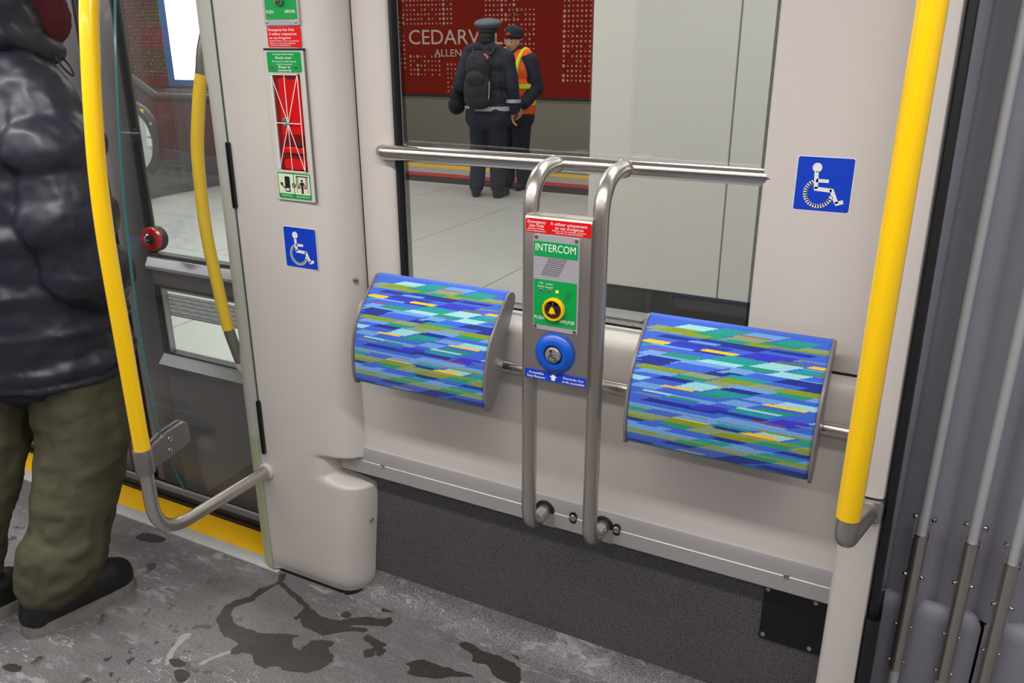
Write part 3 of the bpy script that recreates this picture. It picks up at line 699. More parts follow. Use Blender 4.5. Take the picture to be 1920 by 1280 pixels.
bm = B(); plate(bm, -1.4775, -1.3735, 1.1880, 1.2510, .003, y0-.001, .001); obj('green_label', bm, green, t, False)
bm = B(); plate(bm, -1.4750, -1.4275, 1.1995, 1.2485, .002, y0-.0014, .0006); plate(bm, -1.4245, -1.3760, 1.1995, 1.2485, .002, y0-.0014, .0006); obj('pictogram_field', bm, pale, t, False)
bm = B(); y_ = y0-.0022
prism(bm, rrect(-1.4545, -1.4385, 1.2045, 1.2425, .003), y_, y_+.0005)
stroke(bm, [(-1.4545, 1.2125), (-1.4655, 1.2225)], .0028, y_); prism(bm, [(-1.470, 1.2275), (-1.4605, 1.2255), (-1.4665, 1.2180)], y_, y_+.0005)
disc(bm, -1.3995, 1.2345, .0032, y_); prism(bm, [(-1.4040, 1.2300), (-1.3950, 1.2300), (-1.3965, 1.2160), (-1.3970, 1.2025), (-1.3995, 1.2025), (-1.3995, 1.2130), (-1.4000, 1.2025), (-1.4025, 1.2025), (-1.4025, 1.2160)], y_, y_+.0005)
stroke(bm, [(-1.4040, 1.2295), (-1.4095, 1.2180)], .0022, y_); stroke(bm, [(-1.3950, 1.2295), (-1.3895, 1.2180)], .0022, y_)
stroke(bm, [(-1.4180, 1.2445), (-1.3800, 1.2445)], .0022, y_)
for sx in (-1.4165, -1.4125, -1.3865, -1.3825): stroke(bm, [(sx, 1.2445), (sx, 1.2200)], .0014, y_)
for sx in (-1.4165, -1.3825): stroke(bm, [(sx, 1.2200), (sx, 1.2040)], .0006, y_)
disc(bm, -1.426, 1.2215, .0058, y_-.0002); obj('pictogram', bm, inkblack, t, False)
bm = B(); y_ = y0-.0030
prism(bm, rrect(-1.4520, -1.4410, 1.2070, 1.2135, .002), y_, y_+.0005); stroke(bm, [(-1.4285, 1.2190), (-1.4235, 1.2240)], .0012, y_); stroke(bm, [(-1.4285, 1.2240), (-1.4235, 1.2190)], .0012, y_); obj('pictogram_detail', bm, pale, t, False)
bm = B(); y_ = y0-.0024
for s_ in (-1, 1):
    cx = -1.3995+s_*.0070; stroke(bm, [(cx-s_*.002, 1.2170), (cx+s_*.004, 1.2170)], .0022, y_); prism(bm, [(cx+s_*.0035, 1.2200), (cx+s_*.0085, 1.2170), (cx+s_*.0035, 1.2140)], y_, y_+.0005)
obj('red_arrows', bm, redp, t, False)
bm = B(); text(bm, 'Pull/Tirer', -1.4670, 1.1925, .0040, y0-.0014, .034); text(bm, 'Open/Ouvrir', -1.4215, 1.1925, .0040, y0-.0014, .044); obj('lettering', bm, pale, t, False)

# ---- window handrail with two uprights
t = thing('handrail', 'stainless handrail across the window with two bent uprights to the aluminium strip', 'handrail', (-.75, 1.665, 1.305))
pts = fillet([(-1.2165, 1.73, 1.307), (-1.2165, 1.634, 1.307), (-.29, 1.668, 1.304)], .024)
obj('rail', tube(B(), pts, .0178, 28), steelh, t)
for sx in (-.748, -.592):
    pts = fillet([(sx, 1.648, 1.306), (sx, 1.515, 1.306), (sx, 1.515, .460), (sx, 1.612, .460)], [0, .095, .058, 0], 12)
    u = obj('upright', tube(B(), pts, .0172, 28), steel, t)
    ring = [(sx+.0185*math.cos(a), 1.639-abs(math.sin(a))*.004, 1.306+.0185*math.sin(a)) for a in np.linspace(0, 2*math.pi, 25)]
    obj('weld', tube(B(), ring, .0016, 8, False), steel, u)
# ---- intercom panel between the uprights
YI = 1.488
t = thing('intercom_panel', 'brushed steel intercom panel with yellow alarm button and blue stop button', 'intercom', (-.674, YI, 1.04))
pr = [(YI, .864), (YI, 1.212), (YI+.002, 1.219), (YI+.008, 1.2235), (YI+.030, 1.2245), (YI+.030, .860), (YI+.004, .860)]
obj('steel_plate', prism(B(), pr, -.7475, -.600, 'x'), plate_m, t, 50)
bm = B(); plate(bm, -.7455, -.6005, 1.1872, 1.2165, .003, YI-.0008, .0008); obj('red_label', bm, redp, t, False)
bm = B(); y_ = YI-.0012
text(bm, 'Emergency', -.7205, 1.2068, .0062, y_, .041, 'C'); text(bm, 'Use Only', -.7205, 1.1990, .0062, y_, .033, 'C'); text(bm, 'Penalty for Misuse', -.7215, 1.1942, .0028, y_, .037, 'C'); text(bm, 'Fine or Imprisonment', -.7215, 1.1898, .0028, y_, .042, 'C')
text(bm, 'À utiliser uniquement', -.6490, 1.2062, .0062, y_, .081, 'C'); text(bm, "en cas d'urgence", -.6480, 1.1985, .0062, y_, .062, 'C'); text(bm, 'Peine en cas de mauvaise utilisation', -.6480, 1.1940, .0028, y_, .074, 'C'); text(bm, 'Amende ou emprisonnement', -.6475, 1.1898, .0028, y_, .060, 'C')
obj('lettering', bm, whitelet, t, False)
bm = B(); plate(bm, -.7258, -.6232, .9810, 1.1845, .0015, YI-.004, .004); up = obj('intercom_unit', bm, plgrey, t, 30)
YU = YI-.004
bm = B(); plate(bm, -.7245, -.6262, 1.1402, 1.1715, .002, YU-.0008, .0008); obj('green_label', bm, green, up, False)
bm = B(); plate(bm, -.7243, -.6265, .9918, 1.0908, .002, YU-.0008, .0008); obj('green_label', bm, green, up, False)
bm = B(); y_ = YU-.0012
text(bm, 'INTERCOM', -.6755, 1.1515, .0155, y_, .090, 'C')
text(bm, 'Talk', -.7070, 1.0815, .0036, y_, .0105, 'C'); text(bm, 'Listen', -.6880, 1.0812, .0036, y_, .0155, 'C'); text(bm, 'Parler', -.7070, 1.0745, .0036, y_, .0155, 'C'); text(bm, 'Ecouter', -.6880, 1.0742, .0036, y_, .018, 'C')
text(bm, 'PUSH', -.7215, 1.0035, .0075, y_, .0225); text(bm, 'APPUYER', -.6290, 1.0015, .0075, y_, .035, 'R')
obj('lettering', bm, whitelet, up, False)
bm = B(); braille(bm, -.7195, -.668, 1.1475, YU-.0012, 3); braille(bm, -.7215, -.699, .9995, YU-.0012, 4); braille(bm, -.664, -.630, .9975, YU-.0012, 5); obj('braille', bm, brailleg, up, False)['kind'] = 'stuff'
bm = B()
for r in range(9):
    for c_ in range(10): disc(bm, -.6895+.0042*c_-.0022*r, 1.1365-.0044*r, .00125, YU-.0004, .0003, 8)
for r in range(6):
    for c_ in range(3): disc(bm, -.6465+.0042*c_-.0018*r, 1.0690-.0042*r, .0010, YU-.0012, .0003, 8)
o = obj('speaker_holes', bm, inkblack, up, False); o['kind'] = 'stuff'
for i, (bx, mm) in enumerate(((-.7070, black), (-.6882, black), (-.6700, lamp_on))):
    bm = lathe(B(), [(.0038, 0), (.0038, .0012), (.0026, .0015)], (bx, YU-.0008, 1.0685), seg=16); obj('indicator', bm, plgrey if i < 2 else yellow, up, True)
    bm = lathe(B(), [(.0025, 0), (.0022, .0012), (.001, .0018)], (bx, YU-.0020, 1.0685), seg=14); obj('indicator_lens', bm, mm, up, True)
bm = lathe(B(), [(.0250, 0), (.0250, .006), (.0235, .009), (.0205, .0095), (.0195, .007)], (-.6765, YU-.0008, 1.0300), seg=40); ab = obj('alarm_ring', bm, yellow, t, True, 'yellow ring')
bm = lathe(B(), [(.0193, 0), (.0193, .0065), (.0175, .0092), (.010, .0108), (.0001, .0112)], (-.6765, YU-.0008, 1.0300), seg=40); obj('alarm_button', bm, mat('dark_chrome', srgb(120, 98, 96), .08, 1.), t, True, 'dark mirror button')
bell = [(-.0085, -.0065), (-.0070, -.0045), (-.0055, .0), (-.0045, .0040), (-.0018, .0062), (-.0010, .0085), (.0010, .0085), (.0018, .0062), (.0045, .0040), (.0055, .0), (.0070, -.0045), (.0085, -.0065), (.0020, -.0065), (.0012, -.0085), (-.0012, -.0085), (-.0020, -.0065)]
bm = B(); prism(bm, [(-.6765+a, 1.0300+b_) for a, b_ in bell], YU-.0126, YU-.0118); obj('bell_symbol', bm, yellow, t, False)
for bx, bz in ((-.7195, 1.1795), (-.6300, 1.1790), (-.7205, .9865), (-.6295, .9855)): bolt((bx, YU, bz), .0042, up, h=.002, m=chrome)
bm = lathe(B(), [(.0455, 0), (.0455, .003), (.0440, .0055), (.0330, .0115), (.0280, .0130), (.0225, .0120), (.0205, .0075), (.0205, .003)], (-.6750, YI, .9290), seg=48); obj('stop_button_dish', bm, bluep, t, True, 'blue dish')
bm = lathe(B(), [(.0202, 0), (.0202, .0065), (.0175, .0065)], (-.6750, YI, .9290), seg=40); obj('stop_button_seat', bm, black, t, True)
bm = lathe(B(), [(.0178, 0), (.0178, .0120), (.0165, .0138), (.0150, .0142), (.0001, .0142)], (-.6750, YI, .9290), seg=40); sb = obj('stop_button', bm, mat('button_grey', srgb(172, 170, 170), .3, .6), t, True)
obj('wheelchair_symbol', isa(B(), -.6735, .9285, .034, YI-.0150, .032), inkblack, t, False)
bm = B(); plate(bm, -.7462, -.6018, .8632, .8845, .003, YI-.0008, .0008); obj('blue_label', bm, blue, t, False)
bm = B(); y_ = YI-.0012
text(bm, 'Accessible', -.7185, .8752, .0056, y_, .036, 'C'); text(bm, 'Stop Request', -.7185, .8668, .0056, y_, .044, 'C'); text(bm, "Demande d'un", -.6305, .8748, .0056, y_, .047, 'C'); text(bm, 'arrêt accessible', -.6305, .8664, .0056, y_, .052, 'C')
obj('lettering', bm, whitelet, t, False)
ax_, az_ = -.6775, .8738
bm = B(); prism(bm, [(ax_, az_+.0080), (ax_-.0085, az_+.0005), (ax_-.0045, az_+.0005), (ax_-.0045, az_-.0070), (ax_+.0045, az_-.0070), (ax_+.0045, az_+.0005), (ax_+.0085, az_+.0005)], y_-.0003, y_+.0003); obj('arrow', bm, whitelet, t, False)

# ---- lower support rail behind the leaning pads
t = thing('support_rail', 'low stainless rail carrying the two patterned leaning pads', 'rail', (-.6, 1.592, .826))
obj('rail', tube(B(), [(-1.288, 1.592, .832), (-1.0, 1.592, .832), (-.05, 1.592, .832)], .0135, 24), steelh, t)
# ---- leaning pads
PR = [(1.597, 1.010), (1.554, .971), (1.508, .919), (1.487, .863), (1.480, .798), (1.485, .767)]
front = [Vector((0, a, b_)) for a, b_ in PR]; FS = spline(front, 16)
acc = [0.]
for i in range(1, len(FS)): acc.append(acc[-1]+(FS[i]-FS[i-1]).length)
def at(s):
    for i in range(1, len(FS)):
        if acc[i] >= s or i == len(FS)-1:
            k = (s-acc[i-1])/(acc[i]-acc[i-1]); return FS[i-1].lerp(FS[i], k)
COL = dict(B=(52, 96, 205), C=(104, 156, 214), N=(10, 38, 138), D=(22, 52, 165), T=(14, 146, 148), G=(22, 142, 112), A=(150, 208, 212), O=(126, 146, 22), K=(132, 152, 106), Y=(250, 190, 12), R=(176, 40, 54), P=(46, 48, 190), L=(112, 124, 152), Q=(86, 110, 96))
COL = {k: srgb(*v) for k, v in COL.items()}
BL = [(a[0],)+tuple(int(v) for v in a[1:]) for a in (q.split(',') for q in """B,8,210,2,12 C,11,230,84,21 B,167,381,0,10 A,77,142,7,12 T,147,211,5,14 K,9,46,19,14 O,43,111,19,14 G,108,168,19,14 K,10,87,31,7 O,85,156,28,10 G,137,217,28,10 B,9,218,35,12 N,38,113,40,7 N,124,199,35,7 B,8,99,48,10 C,102,174,43,5 N,185,219,38,5 Y,7,61,55,8 D,71,187,50,8 P,63,126,58,5 T,8,31,63,11 C,23,124,63,6 N,117,186,61,8 Y,134,205,58,5 B,8,165,69,12 R,9,63,75,6 T,169,225,63,17 C,8,47,81,12 G,60,133,78,9 A,136,213,81,6 C,8,230,90,9 G,213,228,81,6 N,8,80,93,12 N,8,68,102,9 B,68,170,96,21 N,170,229,93,18 O,8,107,111,11 K,110,175,111,11 O,180,235,111,11 T,203,233,99,12 C,7,86,122,11 G,89,152,122,11 K,149,208,122,16 B,8,56,130,8 N,57,124,130,8 C,125,180,130,8 C,208,238,122,11 N,189,239,133,5 A,6,34,138,10 B,31,105,138,10 A,113,170,133,15 C,7,69,150,12 Y,66,133,148,5 T,166,225,138,15 G,138,195,150,7 B,7,24,163,5 A,29,97,163,5 L,7,64,173,5 C,85,178,165,7 G,77,141,168,10 B,6,74,180,8 C,208,281,5,14 T,287,356,7,12 G,246,325,19,9 B,360,381,5,9 K,180,246,17,16 R,189,259,14,5 G,174,229,28,5 K,326,380,19,9 O,215,306,28,10 O,303,380,28,5 B,257,379,31,12 N,270,351,35,7 N,175,259,35,12 B,246,380,43,10 P,223,313,48,16 L,315,375,48,10 Q,283,337,58,5 B,325,380,53,5 N,266,336,63,6 Y,348,380,58,5 T,182,254,66,15 C,322,380,66,3 A,256,321,63,17 T,322,380,69,12 G,210,280,81,6 A,280,341,81,12 C,188,381,90,15 A,187,215,81,6 A,280,341,81,12 R,354,380,75,6 N,191,230,99,6 B,225,298,93,18 N,298,379,93,12 T,204,273,105,6 B,273,335,105,12 N,335,379,105,12 O,194,248,111,11 K,249,304,111,11 O,306,378,111,11 C,205,288,122,11 G,288,355,122,11 C,356,379,122,11 N,198,261,130,8 B,261,379,130,8 T,199,240,138,10 C,240,300,138,15 A,307,379,138,10 B,213,271,148,5 Y,276,357,148,5 C,202,257,153,10 G,258,339,158,10 B,357,379,148,10 C,5,250,196,20 N,35,180,180,8 B,73,142,173,5 P,143,209,173,10 N,173,247,178,10 G,223,246,168,5 O,6,58,199,2 L,58,250,199,2 T,5,41,204,12 B,36,108,202,15 C,109,182,202,9 T,195,250,199,12 K,5,100,213,9 O,5,63,222,6 O,88,170,210,12 Y,99,174,210,2 N,175,242,210,6 K,165,252,213,9 C,4,255,236,21 N,5,35,228,6 G,70,137,222,11 K,137,201,222,11 O,201,253,225,14 B,35,80,228,11 B,93,187,234,11 N,185,254,228,6 K,5,114,253,10 O,5,72,251,6 T,147,213,242,15 B,5,89,262,14 G,107,171,255,14 K,174,256,253,10 O,114,189,251,6 N,4,105,278,7 B,66,258,272,13 N,89,151,263,8 C,111,167,278,7 R,120,196,274,3 N,202,258,270,15 A,227,312,163,5 T,213,294,170,7 B,315,379,160,17 P,296,355,173,15 N,185,286,178,5 C,186,380,188,17 B,186,287,183,5 R,261,327,183,2 L,339,379,178,5 A,368,380,168,5 B,329,380,185,8 O,275,379,199,6 L,188,275,199,6 T,188,259,204,6 A,267,332,204,12 T,335,378,204,18 N,189,241,210,6 K,190,308,216,6 O,190,275,222,11 G,275,345,222,11 O,300,350,216,6 K,350,379,216,12 O,348,378,222,11 Y,248,309,210,6 C,222,381,242,19 N,191,250,231,8 B,250,316,231,8 B,317,380,236,8 N,319,379,234,5 T,192,216,239,10 T,275,353,244,16 K,193,260,253,10 G,250,308,257,12 K,313,378,257,9 O,260,378,253,4 B,194,379,265,11 N,224,294,263,12 B,294,379,263,12 N,195,257,277,8 B,247,380,280,5 N,283,380,272,10 N,321,380,281,4 T,4,258,285,2 T,195,379,285,2""".split())]
CW = .0020; NU = 190; NV = int(acc[-1]/CW); WPAD = .380
IDX = [['B']*NU for _ in range(NV)]
for (c_, u0, u1, v0, dv) in BL:
    for vi in range(max(0, round(v0/2)), min(NV, max(round(v0/2)+1, round((v0+(dv if c_ not in 'RL' else dv*.55))/2)))):
        sh = -2.6*(vi*2-v0)+1.3*dv*.9
        a = u0+sh if u0 > 6 else 0; b_ = u1+sh if u1 < 374 else 400
        for ui in range(max(0, round(a/2)), min(NU, max(0, round(b_/2)))): IDX[vi][ui] = c_
me = bpy.data.meshes.new('cushion')
ver = []; X0 = .006; step = (WPAD-2*X0)/NU
for vi in range(NV+1):
    p = at(acc[-1]*vi/NV)
    for ui in range(NU+1):
        e = min(ui, NU-ui)*step; drop = .004*max(0, 1-e/.008)**2
        ver.append((X0+ui*step, p.y+drop, p.z))
fac = []; fc = []
for vi in range(NV):
    for ui in range(NU):
        a = vi*(NU+1)+ui; fac.append((a, a+1, a+NU+2, a+NU+1)); fc.append(IDX[vi][ui])
# rolled-in top and bottom hems
def hem(vi, dy, dz, c_):
    base = vi*(NU+1); n0 = len(ver)
    for ui in range(NU+1): v = ver[base+ui]; ver.append((v[0], v[1]+dy, v[2]+dz))
    for ui in range(NU): fac.append((base+ui, base+ui+1, n0+ui+1, n0+ui)); fc.append(c_)
hem(0, .016, .001, 'B'); hem(NV, .012, -.009, 'T')
me.from_pydata(ver, [], fac); ca = me.color_attributes.new('weave', 'FLOAT_COLOR', 'CORNER')
buf = np.array([COL[c_] for c_ in fc for _ in range(4)], dtype=np.float32).ravel(); ca.data.foreach_set('color', buf)
bm = B(); bm.from_mesh(me); bmesh.ops.recalc_face_normals(bm, faces=bm.faces); bm.to_mesh(me); bm.free()
for p in me.polygons: p.use_smooth = True
me.materials.append(fabm)
pad = thing('leaning_pad', 'patterned blue leaning pad nearest the moulded pillar, left of the intercom', 'leaning pad', (-1.222, 0, 0), 'blue patterned leaning pads')
o = bpy.data.objects.new('cushion', me); C.objects.link(o); o.parent = pad
BK = [(1.513, .755), (1.534, .781), (1.561, .838), (1.575, .887), (1.588, .920), (1.604, .945), (1.626, .985)]
fr = [(p.y, p.z) for p in FS[::4]]; bkp = [(p.y, p.z) for p in spline([Vector((0, a, b_)) for a, b_ in BK], 4)]
outl = [(1.606, 1.0115)]+[(a-.002, b_) for a, b_ in fr]+[(1.487, .758), (1.497, .753)]+bkp+[(1.629, .997), (1.620, 1.008)]
for xa, xb in ((0, .0065), (WPAD-.0065, WPAD)):
    bm = prism(B(), outl, xa, xb, 'x'); bmesh.ops.recalc_face_normals(bm, faces=bm.faces)
    es = [e for e in bm.edges if abs(e.verts[0].co.x-e.verts[1].co.x) < 1e-6]; bmesh.ops.bevel(bm, geom=es, offset=.0018, segments=2, profile=.5, affect='EDGES')
    bmesh.ops.translate(bm, verts=bm.verts, vec=(-1.222, 0, 0)); obj('end_cap', bm, capgrey, pad, 40)
inn = [(a+.008, b_) for a, b_ in fr]+[(a-.002, b_) for a, b_ in bkp]
bm = prism(B(), inn, .006, WPAD-.006, 'x'); bmesh.ops.translate(bm, verts=bm.verts, vec=(-1.222, 0, 0)); obj('back_shell', bm, capgrey, pad, 40)
for bx in (.07, WPAD-.07):
    bm = B(); box(bm, -1.222+bx-.02, -1.222+bx+.02, 1.545, 1.585, .80, .865, .004); obj('rail_clamp', bm, plgrey, pad, 30)
dup(pad, (-.512, 0, 0), 'patterned blue leaning pad nearest the right yellow pole, right of the intercom')

# ---- black access plate on the skirting
t = thing('access_plate', 'black access plate with four bolts on the speckled skirting', 'plate', (-.145, 1.645, .33))
bm = B(); plate(bm, -.212, -.070, .254, .402, .004, 1.640, .005); obj('plate', bm, blackg, t, 30)
for bx, bz in ((-.203, .390), (-.100, .389), (-.203, .266), (-.100, .265)): bolt((bx, 1.640, bz), .0055, t, h=.003, m=steel)
bolt((-.150, 1.640, .285), .0025, t, h=.001, m=black)

# ---- glass draught screen and left yellow pole
XG = -1.640
free = [(1.40, 2.1), (1.345, 1.85), (1.294, 1.645), (1.262, 1.45), (1.239, 1.26), (1.224, 1.06), (1.2185, .90), (1.2205, .76), (1.229, .62), (1.2365, .575), (1.248, .535), (1.262, .485), (1.277, .443), (1.295, .416), (1.320, .406), (1.370, .4085), (1.576, .419)]
sp = [(p.x, p.y) for p in spline([Vector((a, b_, 0)) for a, b_ in free], 5)]
t = thing('glass_screen', 'clear glass draught screen with a teal edge beside the doorway', 'glass screen', (XG, 1.45, .42))
bm = B(); prism(bm, sp+[(1.576, 2.1)], XG-.003, XG+.003, 'x'); obj('pane', bm, glass_s, t, False)
bm = B(); n0 = len(sp)
for i in range(n0-1):
    a, b_ = sp[i], sp[i+1]; d = Vector((b_[0]-a[0], b_[1]-a[1])).normalized(); nn = Vector((-d.y, d.x)); w = .0022
    A = [(a[0]-nn.x*w, a[1]-nn.y*w), (b_[0]-nn.x*w, b_[1]-nn.y*w), (b_[0]+nn.x*.0004, b_[1]+nn.y*.0004), (a[0]+nn.x*.0004, a[1]+nn.y*.0004)]
    if i < n0-22: prism(bm, A, XG-.0032, XG+.0032, 'x')
obj('glass_edge', bm, edge_m, t, 40)
bm = B(); box(bm, XG-.0032, XG+.0008, 1.5625, 1.5645, .419, 2.1); obj('glass_edge', bm, edge2, t, False)
for z0, z1 in ((1.145, 1.316), (.422, .592)):
    bm = B(); prism(bm, rrect(XG-.004, XG+.007, z0, z1, .005), 1.556, 1.58); obj('gasket', bm, blackg, t, 30)
t = thing('grab_pole', 'curved yellow pole with a steel foot left of the moulded pillar', 'pole', (XG, 1.19, .36))
cp = [(1.40, 2.12), (1.335, 1.95), (1.272, 1.78), (1.229, 1.640), (1.207, 1.512), (1.191, 1.393), (1.180, 1.292), (1.173, 1.175), (1.171, 1.06), (1.171, .90), (1.171, .60)]
obj('yellow_sleeve', tube(B(), spline([Vector((XG, a, b_)) for a, b_ in cp], 6), .0195, 28), yellow, t)
pts = fillet([(XG, 1.171, .64), (XG, 1.171, .362), (XG, 1.568, .362)], .105, 14)
obj('steel_foot', tube(B(), pts, .0172, 28), steel, t)
bm = lathe(B(), [(.026, 0), (.026, .006), (.022, .010), (.018, .010)], (XG, 1.566, .362)); obj('flange', bm, cream2, t)
bm = lathe(B(), [(.0225, 0), (.0235, .003), (.0235, .062), (.0225, .065)], (XG, 1.171, .552), (0, 0, 1)); obj('clamp_collar', bm, clampm, t)
for sx in (-1, 1):
    pl = [(1.180, .560), (1.180, .612), (1.235, .634), (1.290, .642), (1.302, .636), (1.304, .590), (1.298, .580), (1.235, .566)]
    bm = prism(B(), pl, XG+sx*.0035, XG+sx*.0145, 'x'); cl_ = obj('clamp_jaw', bm, clampm, t, 30)
    for by, bz in ((1.242, .615), (1.238, .585)): bolt((XG+sx*.0145, by, bz), .0068, cl_, axis=(sx, 0, 0), h=.003)
# ---- yellow grab handle on the pillar beside the door
t = thing('door_rail', 'short bowed yellow grab handle with steel ends on the door side of the pillar', 'handle', (-1.78, 1.60, 1.1))
hp = [(-1.7155, 1.612, 1.592), (-1.731, 1.602, 1.535), (-1.742, 1.598, 1.480), (-1.758, 1.596, 1.425), (-1.773, 1.596, 1.367), (-1.789, 1.596, 1.295), (-1.796, 1.596, 1.224), (-1.799, 1.596, 1.150), (-1.799, 1.596, 1.075), (-1.794, 1.596, 1.005), (-1.785, 1.596, .940), (-1.772, 1.596, .845), (-1.758, 1.598, .765), (-1.746, 1.602, .715), (-1.738, 1.608, .670)]
hs = spline([Vector(p) for p in hp], 6)
ys_ = [p for p in hs if .765 <= p.z <= 1.487]; top = [p for p in hs if p.z >= 1.44]; bot = [p for p in hs if p.z <= .82]
obj('yellow_grip', tube(B(), ys_, .0170, 24), yellow, t); obj('steel_end', tube(B(), top, .0164, 24), dsteel, t); obj('steel_end', tube(B(), bot, .0158, 24), dsteel, t)
bm = B(); tube(bm, [(-1.7145, 1.612, 1.592), (-1.711, 1.612, 1.607), (-1.706, 1.615, 1.625), (-1.702, 1.62, 1.645)], [.0165, .0160, .0115, .003], 20); obj('mount', bm, cream2, t)
bm = B(); tube(bm, [(-1.7385, 1.607, .676), (-1.738, 1.608, .664), (-1.732, 1.612, .645), (-1.722, 1.62, .625)], [.0175, .0170, .0120, .003], 20); obj('mount', bm, cream2, t)
# ---- right yellow pole
t = thing('grab_pole', 'straight yellow pole in the foreground clamped to the right post', 'pole', (-.049, 1.29, .77))
obj('yellow_sleeve', tube(B(), [(-.0478, 1.287, 2.15), (-.0480, 1.288, 1.6), (-.0490, 1.290, 1.2), (-.0500, 1.295, .815)], .0198, 32), yellow, t)
pts = fillet([(-.0500, 1.295, .83), (-.0500, 1.2955, .772), (-.026, 1.545, .694)], .034, 12)
obj('steel_foot', tube(B(), pts, .0188, 28), steel, t)
bm = B(); box(bm, -.046, .000, 1.541, 1.60, .674, .720, .005); obj('clamp', bm, steel, t, 40)

# ---- gangway bellows, telescopic rods
gb = thing('gangway_bellows', 'dark grey folded fabric gangway bellows at the right edge', 'bellows', (.3, 1.7, 0))
def fold(x0, x1, z0, z1, y, bulge, name, skew=0., rt=0.):
    bm = B(); rows = []
    for k in range(17):
        u = k/16; zt = z1
        if rt:
            e = min(u, 1-u)*(x1-x0)
            if e < rt: zt = z1-(rt-math.sqrt(max(0, rt*rt-(rt-e)**2)))
        rows.append([(x0+(x1-x0)*u, y-bulge*math.sin(math.pi*u)**.8 if 0 < u < 1 else y, z) for z in np.linspace(z0, zt, 14)]+[(x0+(x1-x0)*u, y+.012, zt)])
    grid(bm, rows); return obj(name, bm, bellow_m, gb, 'all')
sp_x = [-.015, .030, .128, .208, .30, .40, .50, .60, .72]
for i in range(len(sp_x)-1): fold(sp_x[i], sp_x[i+1], .40, 2.2, 1.735, .020 if i else .008, 'fold_panel')
for (a, b_, y) in ((.012, .086, 1.716), (.0885, .222, 1.711), (.228, .36, 1.716), (.364, .50, 1.711)): fold(a, b_, -.1, .418, y, .010, 'lower_flap', rt=.03)
bm = B(); box(bm, -.01, .75, 1.748, 1.80, -.1, 2.2); obj('backing', bm, black, gb, False)
rods = [('leftmost slim steel telescopic rod on the gangway bellows, beside the rubber gasket', .0775, .598, .255), ('middle slim steel telescopic rod on the gangway bellows', .1690, .606, .262), ('rightmost slim steel telescopic rod on the gangway bellows', .2440, .580, .25)]
for lab, x, zt, zb in rods:
    t = thing('telescopic_rod', lab, 'rod', (x, 1.68, zb), 'telescopic rods')
    obj('upper_rod', tube(B(), [(x, 1.68, zt-.04), (x, 1.68, 1.2), (x, 1.68, 2.2)], .0098, 20), rodpale, t)
    obj('sleeve', tube(B(), [(x, 1.68, zb), (x, 1.68, .4), (x, 1.68, zt)], .0142, 24), steel, t)
    obj('lower_rod', tube(B(), [(x, 1.68, -.1), (x, 1.68, zb+.03)], .0108, 20), rodpale, t)
    obj('collar', tube(B(), [(x+.0148*math.cos(a), 1.68+.0148*math.sin(a), zt) for a in np.linspace(0, 2*math.pi, 25)], .0012, 8, False), chrome, t)
    for s_ in (-1, 1):
        bm = B(); box(bm, x+s_*.0152-.0015, x+s_*.0152+.0015, 1.672, 1.682, zt-.01, zt+.045, .001); tg = obj('tab', bm, steel, t, 30)
        bolt((x+s_*.016, 1.676, zt+.040), .006, tg, axis=(s_*.8, -.6, 0), h=.006)
        bolt((x+s_*.0145, 1.676, zt-.10), .0045, t, axis=(s_, -.5, 0), h=.006)
        bolt((x+s_*.0140, 1.676, zb+.115), .003, t, axis=(s_, -.5, 0), h=.004)
        bolt((x+s_*.0140, 1.676, zb+.02), .003, t, axis=(s_, -.5, 0), h=.004)

